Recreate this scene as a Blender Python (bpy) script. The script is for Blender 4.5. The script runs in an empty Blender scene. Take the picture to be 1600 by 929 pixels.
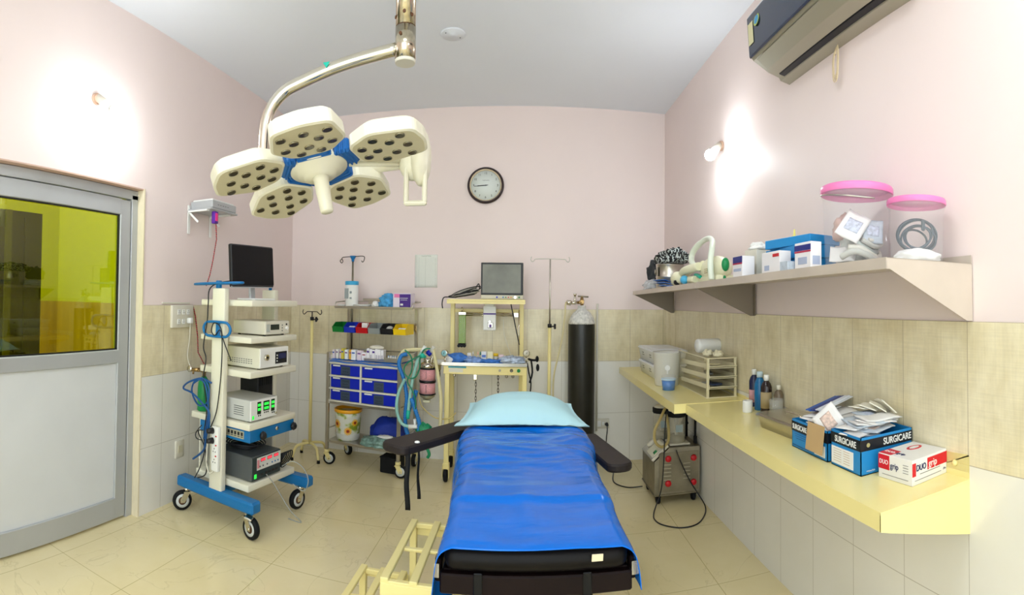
import bpy, bmesh, math, random
from mathutils import Vector, Matrix, Euler, noise
random.seed(7)
PI = math.pi
sc = bpy.context.scene

# ------------------------------------------------------------------ camera, light, exposure
cam_d = bpy.data.cameras.new('camera')
cam = bpy.data.objects.new('camera', cam_d)
sc.collection.objects.link(cam)
sc.camera = cam
F_PX, CX, CY, PITCH, ROLL = 799.0, 820.9, 455.3, 0.0201, 0.0105      # a phone panorama: cylindrical projection
cp_, sp_, c_, s_ = math.cos(PITCH), math.sin(PITCH), math.cos(ROLL), math.sin(ROLL)
fw = Vector((0, cp_, sp_)); up0 = Vector((0, -sp_, cp_)); xx = Vector((1, 0, 0))
rt = xx * c_ + up0 * s_; up = xx * -s_ + up0 * c_
m = Matrix((rt, up, -fw)).transposed().to_4x4()
m.translation = Vector((0, 0, 1.4))
cam.matrix_world = m
cam_d.type = 'PANO'
cam_d.panorama_type = 'CENTRAL_CYLINDRICAL'
cam_d.central_cylindrical_range_u_min = -CX / F_PX
cam_d.central_cylindrical_range_u_max = (1600 - CX) / F_PX
cam_d.central_cylindrical_range_v_min = -(929 - CY) / F_PX
cam_d.central_cylindrical_range_v_max = CY / F_PX
cam_d.central_cylindrical_radius = 1.0
cam_d.clip_start = 0.02

vs = sc.view_settings
vs.view_transform = 'Standard'; vs.look = 'None'; vs.gamma = 1.0
vs.use_curve_mapping = False
vs.exposure = 0.58

w = bpy.data.worlds.new('world'); sc.world = w; w.use_nodes = True
w.node_tree.nodes['Background'].inputs[0].default_value = (0.87, 0.97, 1.0, 1)
w.node_tree.nodes['Background'].inputs[1].default_value = 2.25
BULB_W = 140.0          # emission of the bulbs' glass
FILL_W = 12.0          # emission of the fill panel added in the ceiling over the near end

# ------------------------------------------------------------------ materials
def S(h):
    h = h.lstrip('#')
    v = [int(h[i:i + 2], 16) / 255 for i in (0, 2, 4)]
    return tuple(x / 12.92 if x <= 0.04045 else ((x + 0.055) / 1.055) ** 2.4 for x in v)
MATS = {}
def mat(name, col, rough=0.5, metal=0.0, spec=0.5, trans=0.0, alpha=1.0, emit=0.0, var=0.0, vscale=8.0, bump=0.0, bscale=40.0, coat=0.0, ior=1.45, stretch=None):
    if name in MATS: return MATS[name]
    M = bpy.data.materials.new(name); M.use_nodes = True
    nt = M.node_tree; b = nt.nodes['Principled BSDF']
    c = S(col) if isinstance(col, str) else col
    b.inputs['Base Color'].default_value = (*c, 1)
    b.inputs['Roughness'].default_value = rough
    b.inputs['Metallic'].default_value = metal
    b.inputs['Specular IOR Level'].default_value = spec
    b.inputs['Transmission Weight'].default_value = trans
    b.inputs['Alpha'].default_value = alpha
    b.inputs['IOR'].default_value = ior
    b.inputs['Coat Weight'].default_value = coat
    if emit:
        b.inputs['Emission Color'].default_value = (*c, 1)
        b.inputs['Emission Strength'].default_value = emit
    if var or bump:
        tc = nt.nodes.new('ShaderNodeTexCoord')
        mp = nt.nodes.new('ShaderNodeMapping')
        if stretch: mp.inputs['Scale'].default_value = stretch
        nt.links.new(tc.outputs['Object'], mp.inputs[0])
    if var:
        n = nt.nodes.new('ShaderNodeTexNoise'); n.inputs['Scale'].default_value = vscale; n.inputs['Detail'].default_value = 5
        nt.links.new(mp.outputs[0], n.inputs['Vector'])
        r = nt.nodes.new('ShaderNodeMapRange')
        r.inputs['From Min'].default_value = 0.3; r.inputs['From Max'].default_value = 0.7
        r.inputs['To Min'].default_value = 1 - var; r.inputs['To Max'].default_value = 1 + var * 0.6
        nt.links.new(n.outputs['Fac'], r.inputs['Value'])
        mx = nt.nodes.new('ShaderNodeMix'); mx.data_type = 'RGBA'; mx.blend_type = 'MULTIPLY'
        mx.inputs[0].default_value = 1.0
        mx.inputs[6].default_value = (*c, 1)
        nt.links.new(r.outputs[0], mx.inputs[7])
        nt.links.new(mx.outputs[2], b.inputs['Base Color'])
    if bump:
        n = nt.nodes.new('ShaderNodeTexNoise'); n.inputs['Scale'].default_value = bscale; n.inputs['Detail'].default_value = 3
        nt.links.new(mp.outputs[0], n.inputs['Vector'])
        bp = nt.nodes.new('ShaderNodeBump'); bp.inputs['Strength'].default_value = bump; bp.inputs['Distance'].default_value = 0.01
        nt.links.new(n.outputs['Fac'], bp.inputs['Height']); nt.links.new(bp.outputs[0], b.inputs['Normal'])
    MATS[name] = M
    return M

def tiled(name, c1, c2, grout, axes, size, offset, rough, joint=0.004, nscale=3.0, streak=None, vein=None):
    """Wall or floor tiles in world metres: joints from two modulo tests, colour mottled per surface."""
    M = bpy.data.materials.new(name); M.use_nodes = True
    nt = M.node_tree; N = nt.nodes; L = nt.links; b = N['Principled BSDF']
    g = N.new('ShaderNodeNewGeometry'); sep = N.new('ShaderNodeSeparateXYZ'); L.new(g.outputs['Position'], sep.inputs[0])
    def joint_mask(ax, sz, off):
        a = N.new('ShaderNodeMath'); a.operation = 'SUBTRACT'; L.new(sep.outputs[ax], a.inputs[0]); a.inputs[1].default_value = off
        p = N.new('ShaderNodeMath'); p.operation = 'PINGPONG'; L.new(a.outputs[0], p.inputs[0]); p.inputs[1].default_value = sz / 2
        l = N.new('ShaderNodeMath'); l.operation = 'LESS_THAN'; L.new(p.outputs[0], l.inputs[0]); l.inputs[1].default_value = joint / 2
        return l
    j1 = joint_mask(axes[0], size[0], offset[0]); j2 = joint_mask(axes[1], size[1], offset[1])
    mx = N.new('ShaderNodeMath'); mx.operation = 'MAXIMUM'; L.new(j1.outputs[0], mx.inputs[0]); L.new(j2.outputs[0], mx.inputs[1])
    mp = N.new('ShaderNodeMapping'); L.new(g.outputs['Position'], mp.inputs[0])
    if streak: mp.inputs['Scale'].default_value = streak
    n = N.new('ShaderNodeTexNoise'); n.inputs['Scale'].default_value = nscale; n.inputs['Detail'].default_value = 8; n.inputs['Roughness'].default_value = 0.62
    L.new(mp.outputs[0], n.inputs['Vector'])
    rp = N.new('ShaderNodeValToRGB'); L.new(n.outputs['Fac'], rp.inputs[0])
    rp.color_ramp.elements[0].position = 0.33; rp.color_ramp.elements[0].color = (*S(c1), 1)
    rp.color_ramp.elements[1].position = 0.66; rp.color_ramp.elements[1].color = (*S(c2), 1)
    out = rp.outputs[0]
    if vein:
        w_ = N.new('ShaderNodeTexNoise'); w_.inputs['Scale'].default_value = 1.7; w_.inputs['Detail'].default_value = 6; w_.inputs['Distortion'].default_value = 1.2
        L.new(g.outputs['Position'], w_.inputs['Vector'])
        d = N.new('ShaderNodeMath'); d.operation = 'SUBTRACT'; L.new(w_.outputs['Fac'], d.inputs[0]); d.inputs[1].default_value = 0.5
        ab = N.new('ShaderNodeMath'); ab.operation = 'ABSOLUTE'; L.new(d.outputs[0], ab.inputs[0])
        mr = N.new('ShaderNodeMapRange'); L.new(ab.outputs[0], mr.inputs['Value'])
        mr.inputs['From Min'].default_value = 0.0; mr.inputs['From Max'].default_value = 0.006
        mr.inputs['To Min'].default_value = 0.22; mr.inputs['To Max'].default_value = 0.0
        vm = N.new('ShaderNodeMix'); vm.data_type = 'RGBA'; L.new(mr.outputs[0], vm.inputs[0]); L.new(out, vm.inputs[6]); vm.inputs[7].default_value = (*S(vein), 1)
        out = vm.outputs[2]
    if streak:          # fine linen weave printed in the tile
        for sc_ in ((3, 3, 90), (60, 60, 3)):
            wm = N.new('ShaderNodeMapping'); wm.inputs['Scale'].default_value = sc_; L.new(g.outputs['Position'], wm.inputs[0])
            wn = N.new('ShaderNodeTexNoise'); wn.inputs['Scale'].default_value = 2.2; wn.inputs['Detail'].default_value = 4; L.new(wm.outputs[0], wn.inputs['Vector'])
            wr = N.new('ShaderNodeMapRange'); L.new(wn.outputs['Fac'], wr.inputs['Value']); wr.inputs['From Min'].default_value = 0.3; wr.inputs['From Max'].default_value = 0.7; wr.inputs['To Min'].default_value = 0.95; wr.inputs['To Max'].default_value = 1.03
            wx = N.new('ShaderNodeMix'); wx.data_type = 'RGBA'; wx.blend_type = 'MULTIPLY'; wx.inputs[0].default_value = 1.0; L.new(out, wx.inputs[6]); L.new(wr.outputs[0], wx.inputs[7]); out = wx.outputs[2]
    gm = N.new('ShaderNodeMix'); gm.data_type = 'RGBA'; L.new(mx.outputs[0], gm.inputs[0]); L.new(out, gm.inputs[6]); gm.inputs[7].default_value = (*S(grout), 1)
    L.new(gm.outputs[2], b.inputs['Base Color'])
    b.inputs['Roughness'].default_value = rough
    MATS[name] = M
    return M

m_pink = mat('pink_wall_paint', '#efdfdb', 0.55, var=0.03, vscale=1.5)
m_ceil = mat('ceiling_paint', '#e9eef6', 0.7, var=0.02, vscale=1.0)
m_beige_b = tiled('beige_tile_back', '#dccfa9', '#f0e6c6', '#b9ab8f', (0, 2), (0.305, 0.457), (0.02, 1.3385), 0.22, 0.003, 3.0, (3, 3, 1.6))
m_beige_r = tiled('beige_tile_side', '#dccfa9', '#f0e6c6', '#b9ab8f', (1, 2), (0.305, 0.457), (2.59, 1.3385), 0.22, 0.003, 3.0, (3, 3, 1.6))
m_white_b = tiled('white_tile_back', '#ebe8de', '#f1eee6', '#c4beb0', (0, 2), (0.305, 0.457), (0.02, 1.3385), 0.15, 0.003, 1.2)
m_white_r = tiled('white_tile_side', '#ebe8de', '#f1eee6', '#c4beb0', (1, 2), (0.305, 0.457), (2.59, 1.3385), 0.15, 0.003, 1.2)
m_floor = tiled('floor_tile', '#e3d3a2', '#ebddb2', '#bfae7c', (0, 1), (0.445, 0.66), (-1.715, 1.74), 0.12, 0.0035, 1.5, None, '#a8976c')

m_cream = mat('cream_powder_coat', '#e6e2cf', 0.4)
m_yellow = mat('pale_yellow_enamel', '#f0e09a', 0.35, var=0.03, vscale=4)
m_counter = mat('counter_yellow_enamel', '#f7e8a0', 0.18, var=0.03, vscale=3)
m_steel = mat('stainless_steel', '#cac5ba', 0.28, 1.0, var=0.12, vscale=6, bump=0.05, bscale=60)
m_steel_d = mat('worn_steel', '#9b9484', 0.35, 1.0, var=0.2, vscale=14)
m_shelf = mat('brushed_shelf_steel', '#d4c8ba', 0.42, 0.35, var=0.08, vscale=5)
m_chrome = mat('chrome', '#d8d2c2', 0.1, 1.0)
m_alu = mat('aluminium', '#b9bcbe', 0.42, 0.35, var=0.04, vscale=3)
m_black = mat('black_plastic', '#15151a', 0.4)
m_rubber = mat('black_rubber', '#141517', 0.6, spec=.25)
m_vinyl = mat('black_vinyl', '#100d0d', 0.38, spec=.16, var=0.1, vscale=12)
m_greyvinyl = mat('dark_grey_vinyl', '#2a2423', 0.5, spec=.22, var=0.08, vscale=12)
m_maroon = mat('dark_maroon_metal', '#160b0a', 0.5, 0.0, spec=.15, var=0.25, vscale=10)
m_white = mat('white_plastic', '#eeeeea', 0.4)
m_offwhite = mat('off_white_plastic', '#ddd8c8', 0.45)
m_paper = mat('paper', '#efeeea', 0.7, var=0.04, vscale=30)
m_blue = mat('blue_enamel', '#0d6fae', 0.35)
m_royal = mat('royal_blue_plastic', '#0a22b4', 0.3)
m_sheet = mat('blue_rubber_sheet', (0.0006, 0.14, 0.62), 0.17, spec=0.26, var=0.10, vscale=5, bump=0.45, bscale=5, stretch=(1, 3.5, 1))
m_sheetcloth = mat('blue_drape_cloth', '#1767c4', 0.6)
m_pillow = mat('aqua_pillow_cloth', '#b3dce4', 0.8, bump=0.15, bscale=16)
m_dkgrey = mat('dark_grey_metal', '#5b5f60', 0.4, 0.3, var=0.06)
m_red = mat('red_plastic', '#c81420', 0.35)
m_green = mat('green_plastic', '#0a7a3c', 0.35)
m_teal = mat('teal_plastic', '#17b39b', 0.35)
m_orange = mat('orange_plastic', '#f0a81c', 0.35)
m_pinkp = mat('pink_plastic', '#f684c0', 0.3, alpha=.86)
m_clear = mat('clear_plastic', '#eef0f0', 0.12, alpha=0.14)
m_frost = mat('frosted_plastic', '#e8e6dc', 0.35, alpha=0.62)
m_acryl = mat('clear_acrylic', '#eadfb8', 0.08, alpha=0.14)
m_screen = mat('black_screen', '#0c0d10', 0.25, spec=.25)
m_cyl = mat('black_cylinder_paint', '#23221d', 0.35, var=0.3, vscale=9)
m_card = mat('cardboard', '#c3a374', 0.7)
m_navy = mat('navy_glass_panel', '#1c2b47', 0.1, coat=0.6)
m_ac = mat('silver_champagne_plastic', '#aaa593', 0.35, 0.4)
m_purple = mat('purple_print', '#4b2a86', 0.4)
m_brown = mat('rust_brown', '#5d3a20', 0.7)

# ------------------------------------------------------------------ mesh tools
class MB:
    """Collects shapes in one bmesh; the faces of each shape keep the material slot they were given."""
    def __init__(self): self.bm = bmesh.new(); self.mi = 0
    def _new(self, geom_faces, smooth=False):
        for f in geom_faces: f.material_index = self.mi; f.smooth = smooth
    def poly(self, pts, smooth=False):
        f = self.bm.faces.new([self.bm.verts.new(p) for p in pts]); self._new([f], smooth); return self
    def box(self, c, s, bev=0.0, rot=None, seg=1, taper=None):
        b = bmesh.new(); bmesh.ops.create_cube(b, size=1.0)
        for v in b.verts:
            k = 1.0
            if taper is not None and v.co.z < 0: k = taper
            v.co = Vector((v.co.x * s[0] * k, v.co.y * s[1] * k, v.co.z * s[2]))
        if bev:
            bmesh.ops.bevel(b, geom=list(b.edges), offset=min(bev, min(s) * 0.45), segments=seg, affect='EDGES', profile=0.5)
        M = Matrix.Translation(Vector(c)) @ (Euler(rot).to_matrix().to_4x4() if rot else Matrix.Identity(4))
        return self._merge(b, M, seg > 1)
    def _merge(self, b, M=None, smooth=None):
        b.verts.ensure_lookup_table(); vm = {}
        for v in b.verts: vm[v] = self.bm.verts.new(M @ v.co if M else v.co)
        for f in b.faces:
            try: nf = self.bm.faces.new([vm[v] for v in f.verts])
            except ValueError: continue
            nf.material_index = self.mi; nf.smooth = f.smooth if smooth is None else smooth
        b.free(); return self
    def cyl(self, p0, p1, r, r2=None, seg=24, cap=True):
        p0 = Vector(p0); p1 = Vector(p1); r2 = r if r2 is None else r2
        d = (p1 - p0)
        q = d.normalized().to_track_quat('Z', 'Y').to_matrix()
        A, B = [], []
        for i in range(seg):
            a = 2 * PI * i / seg; e = q @ Vector((math.cos(a), math.sin(a), 0))
            A.append(self.bm.verts.new(p0 + e * r)); B.append(self.bm.verts.new(p1 + e * r2))
        fs = [self.bm.faces.new((A[i], A[(i + 1) % seg], B[(i + 1) % seg], B[i])) for i in range(seg)]
        self._new(fs, True)
        if cap: self._new([self.bm.faces.new(A[::-1]), self.bm.faces.new(B)], False)
        return self
    def tube(self, pts, r, seg=8, sub=6, closed=False, radii=None):
        P = [Vector(p) for p in pts]
        if sub > 1 and len(P) > 2:
            Q = []; n = len(P); rng = range(n if closed else n - 1); RR = []
            for i in rng:
                if closed: a, b, c, d = P[(i - 1) % n], P[i], P[(i + 1) % n], P[(i + 2) % n]
                else: a, b, c, d = P[max(i - 1, 0)], P[i], P[i + 1], P[min(i + 2, n - 1)]
                for k in range(sub):
                    t = k / sub
                    Q.append(0.5 * ((2 * b) + (c - a) * t + (2 * a - 5 * b + 4 * c - d) * t * t + (-a + 3 * b - 3 * c + d) * t ** 3))
            if not closed: Q.append(P[-1])
            P = Q
        n = len(P); rings = []; up_ = None
        for i, p in enumerate(P):
            if closed: t = P[(i + 1) % n] - P[i - 1]
            else: t = P[min(i + 1, n - 1)] - P[max(i - 1, 0)]
            if t.length < 1e-9: t = Vector((0, 0, 1))
            t.normalize()
            if up_ is None:
                up_ = t.orthogonal().normalized()
            up_ = (up_ - t * up_.dot(t))
            if up_.length < 1e-6: up_ = t.orthogonal()
            up_.normalize(); s = t.cross(up_)
            rr = r if radii is None else radii[min(int(i / max(n - 1, 1) * (len(radii) - 1) + 0.5), len(radii) - 1)]
            rings.append([self.bm.verts.new(p + (up_ * math.cos(2 * PI * k / seg) + s * math.sin(2 * PI * k / seg)) * rr) for k in range(seg)])
        fs = []
        for i in range(n if closed else n - 1):
            A, B = rings[i], rings[(i + 1) % n]
            for k in range(seg): fs.append(self.bm.faces.new((A[k], A[(k + 1) % seg], B[(k + 1) % seg], B[k])))
        self._new(fs, True)
        if not closed: self._new([self.bm.faces.new(rings[0][::-1]), self.bm.faces.new(rings[-1])], False)
        return self
    def lathe(self, prof, c=(0, 0, 0), seg=32, M=None, smooth=True, cap=True):
        c = Vector(c); rings = []
        for r, z in prof:
            ring = []
            for i in range(seg):
                a = 2 * PI * i / seg; p = Vector((r * math.cos(a), r * math.sin(a), z))
                ring.append(self.bm.verts.new((M @ p if M else p) + c))
            rings.append(ring)
        fs = []
        for A, B in zip(rings, rings[1:]):
            for i in range(seg): fs.append(self.bm.faces.new((A[i], A[(i + 1) % seg], B[(i + 1) % seg], B[i])))
        self._new(fs, smooth)
        caps = []
        if cap and prof[0][0] > 1e-5: caps.append(self.bm.faces.new(rings[0][::-1]))
        if cap and prof[-1][0] > 1e-5: caps.append(self.bm.faces.new(rings[-1]))
        self._new(caps, False); return self
    def sphere(self, c, r, scale=(1, 1, 1), seg=20, rot=None):
        b = bmesh.new(); bmesh.ops.create_uvsphere(b, u_segments=seg, v_segments=max(seg // 2, 6), radius=r)
        M = Matrix.Translation(Vector(c)) @ (Euler(rot).to_matrix().to_4x4() if rot else Matrix.Identity(4)) @ Matrix.Diagonal((*scale, 1))
        return self._merge(b, M, True)
    def prism(self, poly, h0, h1, M=None, smooth_side=False):
        M = M or Matrix.Identity(4)
        A = [self.bm.verts.new(M @ Vector((x, y, h0))) for x, y in poly]; B = [self.bm.verts.new(M @ Vector((x, y, h1))) for x, y in poly]
        n = len(poly)
        self._new([self.bm.faces.new(A[::-1]), self.bm.faces.new(B)])
        self._new([self.bm.faces.new((A[i], A[(i + 1) % n], B[(i + 1) % n], B[i])) for i in range(n)], smooth_side)
        return self
    def surf(self, f, nu, nv, thick=0.0):
        """A surface f(u, v), u and v in 0..1; thick gives it a back a little below."""
        G = [[Vector(f(i / nu, j / nv)) for j in range(nv + 1)] for i in range(nu + 1)]
        V = [[self.bm.verts.new(p) for p in row] for row in G]
        fs = [self.bm.faces.new((V[i][j], V[i + 1][j], V[i + 1][j + 1], V[i][j + 1])) for i in range(nu) for j in range(nv)]
        if thick:
            W = []
            for i in range(nu + 1):
                row = []
                for j in range(nv + 1):
                    du = G[min(i + 1, nu)][j] - G[max(i - 1, 0)][j]; dv = G[i][min(j + 1, nv)] - G[i][max(j - 1, 0)]
                    nn = du.cross(dv)
                    nn = nn.normalized() if nn.length > 1e-9 else Vector((0, 0, 1))
                    row.append(self.bm.verts.new(G[i][j] - nn * thick))
                W.append(row)
            fs += [self.bm.faces.new((W[i][j], W[i][j + 1], W[i + 1][j + 1], W[i + 1][j])) for i in range(nu) for j in range(nv)]
            for i in range(nu):
                fs.append(self.bm.faces.new((V[i + 1][0], V[i][0], W[i][0], W[i + 1][0]))); fs.append(self.bm.faces.new((V[i][nv], V[i + 1][nv], W[i + 1][nv], W[i][nv])))
            for j in range(nv):
                fs.append(self.bm.faces.new((V[0][j], V[0][j + 1], W[0][j + 1], W[0][j]))); fs.append(self.bm.faces.new((V[nu][j + 1], V[nu][j], W[nu][j], W[nu][j + 1])))
        self._new(fs, True); return self
    def slot(self, i): self.mi = i; return self

def obj(name, mb, mats, parent=None, label=None, loc=None, rot=None):
    me = bpy.data.meshes.new(name); bmesh.ops.recalc_face_normals(mb.bm, faces=list(mb.bm.faces)); mb.bm.to_mesh(me); mb.bm.free()
    for m_ in (mats if isinstance(mats, (list, tuple)) else [mats]): me.materials.append(m_)
    o = bpy.data.objects.new(name, me); sc.collection.objects.link(o)
    if parent: o.parent = parent
    if loc: o.location = loc
    if rot: o.rotation_euler = rot
    if label: o['label'] = label
    return o
def tag(o, label, cat, group=None, kind=None):
    o['label'] = label; o['category'] = cat
    if group: o['group'] = group
    if kind: o['kind'] = kind
    return o
def thing(name, label, cat, loc=(0, 0, 0), rz=0.0, group=None, rot=None):
    o = bpy.data.objects.new(name, None); sc.collection.objects.link(o); o.empty_display_size = 0.05
    o.location = loc; o.rotation_euler = rot if rot else (0, 0, rz)
    return tag(o, label, cat, group)
def struct(name, mb, mats, parent=None, label=None):
    o = obj(name, mb, mats, parent, label)
    if not parent: o['kind'] = 'structure'
    return o
def copy_thing(root, loc, rz, label, group=None):
    def rec(o, parent):
        c = o.copy(); sc.collection.objects.link(c); c.parent = parent
        for ch in [x for x in bpy.data.objects if x.parent == o]: rec(ch, c)
        return c
    r = rec(root, None); r.location = loc; r.rotation_euler = (0, 0, rz); r['label'] = label
    if group: r['group'] = group
    return r
def text(name, s, size, m_, parent, loc, rot, align='CENTER', depth=0.0005, sx=1.0, bold=0.0):
    """Lettering as a thin mesh of its own."""
    cu = bpy.data.curves.new(name, 'FONT'); cu.body = s; cu.size = size; cu.extrude = depth; cu.align_x = align; cu.align_y = 'CENTER'; cu.offset = bold
    t = bpy.data.objects.new(name, cu); sc.collection.objects.link(t)
    bpy.context.view_layer.update()
    me = bpy.data.meshes.new_from_object(t.evaluated_get(bpy.context.evaluated_depsgraph_get()))
    bpy.data.objects.remove(t); me.name = name; me.materials.clear(); me.materials.append(m_)
    o = bpy.data.objects.new(name, me); sc.collection.objects.link(o); o.parent = parent
    o.location = loc; o.rotation_euler = rot; o.scale = (sx, 1, 1)
    return o
def scribble(name, wid, h, m_, parent, loc, rot, n=None, seed=1):
    """A word too small to read in the photograph: a row of uneven pen strokes."""
    r_ = random.Random(seed); n = n or max(int(wid / (h * .55)), 3); b = MB()
    for k in range(n):
        x = -wid / 2 + wid * (k + .5) / n; hh = h * r_.uniform(.6, 1.0)
        b.box((x, r_.uniform(-.1, .1) * h, 0), (wid / n * .22, hh, .0006), rot=(0, 0, r_.uniform(-.3, .3)))
        b.box((x + wid / n * .25, r_.uniform(-.35, .35) * h, 0), (wid / n * .55, h * .16, .0006), rot=(0, 0, r_.uniform(-.25, .25)))
    return obj(name, b, m_, parent, loc=loc, rot=rot)
def rrect(w_, h_, r, n=5):
    pts = []
    for cx, cy, a0 in ((w_ / 2 - r, h_ / 2 - r, 0), (-w_ / 2 + r, h_ / 2 - r, 90), (-w_ / 2 + r, -h_ / 2 + r, 180), (w_ / 2 - r, -h_ / 2 + r, 270)):
        for k in range(n + 1):
            a = math.radians(a0 + 90 * k / n); pts.append((cx + r * math.cos(a), cy + r * math.sin(a)))
    return pts
def rpoly(pts, r, n=4):
    """Round the corners of a convex polygon."""
    out = []; N = len(pts)
    for i in range(N):
        a, b, c = Vector(pts[i - 1]), Vector(pts[i]), Vector(pts[(i + 1) % N])
        p = b + (a - b).normalized() * r; q = b + (c - b).normalized() * r
        for k in range(n + 1):
            t = k / n; v = p * (1 - t) ** 2 + b * 2 * t * (1 - t) + q * t * t; out.append((v.x, v.y))
    return out
# orientations for upright panels: XZ = facing -y, YZm = facing -x, YZp = facing +x
FACE_NY = (PI / 2, 0, 0); FACE_PX = (PI / 2, 0, PI / 2); FACE_NX = (PI / 2, 0, -PI / 2)
def wheel(parent, c, r, wdt, axis, tyre, hub, name='wheel'):
    """A tyre with a hub disc; axis is the axle direction."""
    a = Vector(axis).normalized(); q = a.to_track_quat('Z', 'Y').to_matrix().to_4x4()
    t = MB(); t.lathe([(r * 0.62, -wdt / 2), (r * 0.9, -wdt / 2), (r, -wdt * 0.28), (r, wdt * 0.28), (r * 0.9, wdt / 2), (r * 0.62, wdt / 2), (r * .62, -wdt / 2)], c, 28, q, cap=False)
    o = obj(name, t, tyre, parent)
    h = MB(); h.lathe([(0.0001, -wdt * 0.42), (r * 0.62, -wdt * 0.42), (r * 0.62, wdt * 0.42), (0.0001, wdt * 0.42)], c, 24, q)
    h.cyl(Vector(c) - a * wdt * 0.6, Vector(c) + a * wdt * 0.6, r * 0.16)
    obj('hub', h, hub, o)
    return o

# ------------------------------------------------------------------ the room
XL, XR, YB, ZC, ZT, ZM = -2.213, 1.252, 4.496, 3.134, 1.3385, 0.8815
YF = -2.0                                   # the room goes on behind the camera, left open so world light fills it
TH = 0.12
struct('floor', MB().box(((-4.2 + XR + TH) / 2, (YF + YB + TH) / 2, -0.05), (XR + TH + 4.2, YB + TH - YF, 0.1)), m_floor)
struct('ceiling', MB().box(((XL - TH + XR + TH) / 2, (YF + YB + TH) / 2, ZC + 0.05), (XR - XL + 2 * TH, YB + TH - YF, 0.1)), m_ceil)
b = MB(); L_ = XR - XL; cxm = (XL + XR) / 2
b.box((cxm, YB + TH / 2, (ZC + ZT) / 2), (L_, TH, ZC - ZT))
b.slot(1).box((cxm, YB + TH / 2 - 0.003, (ZM + ZT) / 2), (L_, TH + 0.006, ZT - ZM))
b.slot(2).box((cxm, YB + TH / 2 - 0.003, ZM / 2), (L_, TH + 0.006, ZM))
struct('wall_back', b, [m_pink, m_beige_b, m_white_b])
b = MB(); Ly = YB + TH - YF; cym = (YF + YB + TH) / 2
b.box((XR + TH / 2, cym, (ZC + ZT) / 2), (TH, Ly, ZC - ZT))
b.slot(1).box((XR + TH / 2 - 0.003, cym, (ZM + ZT) / 2), (TH + 0.006, Ly, ZT - ZM))
b.slot(2).box((XR + TH / 2 - 0.003, cym, ZM / 2), (TH + 0.006, Ly, ZM))
struct('wall_right', b, [m_pink, m_beige_r, m_white_r])
DY0, DY1, DZ = 1.16, 2.38, 2.075            # the door opening in the left wall
b = MB()
def lwall(y0, y1, z0, z1, k): b.slot(k).box((XL - TH / 2 + (0.003 if k else 0), (y0 + y1) / 2, (z0 + z1) / 2), (TH + (0.006 if k else 0), y1 - y0, z1 - z0))
lwall(DY1, YB + TH, ZT, ZC, 0); lwall(DY1, YB + TH, ZM, ZT, 1); lwall(DY1, YB + TH, 0, ZM, 2)
lwall(YF, DY0, ZT, ZC, 0); lwall(YF, DY0, ZM, ZT, 1); lwall(YF, DY0, 0, ZM, 2)
lwall(DY0, DY1, DZ, ZC, 0)
struct('wall_left', b, [m_pink, m_beige_r, m_white_r])
m_jamb = mat('jamb_tile', '#e2d6b8', 0.35, var=0.05, vscale=20, stretch=(4, 4, 1))
m_jambu = mat('jamb_paint', '#e4d6a8', 0.5)
b = MB(); b.box((XL - TH / 2 + 0.004, DY1 - 0.004, DZ / 2), (TH + 0.01, 0.01, DZ)).slot(1).box((XL - TH / 2 + .002, (DY0 + DY1) / 2, DZ - 0.004), (TH + 0.002, DY1 - DY0, 0.008))
struct('trim_1', b, [m_jamb, mat('lintel_paint', '#cfae9c', 0.6)])
# the passage behind the door glass
m_passage = mat('passage_yellow_paint', '#dadc3c', 0.6)
m_ochre = mat('passage_ochre_tile', '#c8a468', 0.4, var=0.15, vscale=3, stretch=(6, 6, 1))
m_darkdoor = mat('passage_dark_door', '#2c2a1c', 0.5, var=0.2, vscale=3)
PX = -3.4; PY = 2.62
b = MB()
b.box(((PX + XL - TH) / 2, PY + 0.05, (ZC + ZT) / 2), (XL - TH - PX, 0.1, ZC - ZT)).slot(1).box(((PX + XL - TH) / 2, PY + 0.05, ZT / 2), (XL - TH - PX, 0.1, ZT))
b.slot(0).box((PX - 0.05, 0.9, (2.05 + ZC) / 2), (0.1, 3.5, ZC - 2.05))
b.box((PX - 0.05, 2.54, (2.05 + ZT) / 2), (0.1, 0.18, 2.05 - ZT)).slot(1).box((PX - 0.05, 2.54, ZT / 2), (0.1, 0.18, ZT))
struct('wall_passage', b, [m_passage, m_ochre])
b = MB(); b.box((PX - 0.03, 1.5, 1.025), (0.04, 1.95, 2.05)).box((PX - 0.005, 2.3, 1.0), (0.02, 0.05, 2.0)).slot(1).box((PX - .004, 2.12, 1.1), (.02, .06, 1.9))
d2 = struct('door_2', b, [m_darkdoor, mat('dark_door_frame', '#5c5a40', 0.5)])
b = MB(); b.box(((PX + XL - TH) / 2, 0.9, ZC + 0.05), (XL - TH - PX, 3.5, 0.1)); struct('ceiling_passage', b, m_ceil)

t = bpy.data.objects.new('passage_fill_lamp', None); sc.collection.objects.link(t); t.location = (-2.95, 1.55, ZC)  # unseen lamp added to light the yellow passage walls
tag(t, 'added round fill light on the ceiling of the passage behind the glass door', 'fill light')
b = MB(); b.lathe([(0.0001, -.05), (.10, -.045), (.125, -.012), (.125, 0)]); obj('diffuser', b, mat('passage_fill_glow', '#fff6e0', .5, emit=30.0), t)
b = MB(); b.lathe([(.125, -.012), (.135, -.012), (.135, 0)]); obj('rim', b, m_alu, t)

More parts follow.
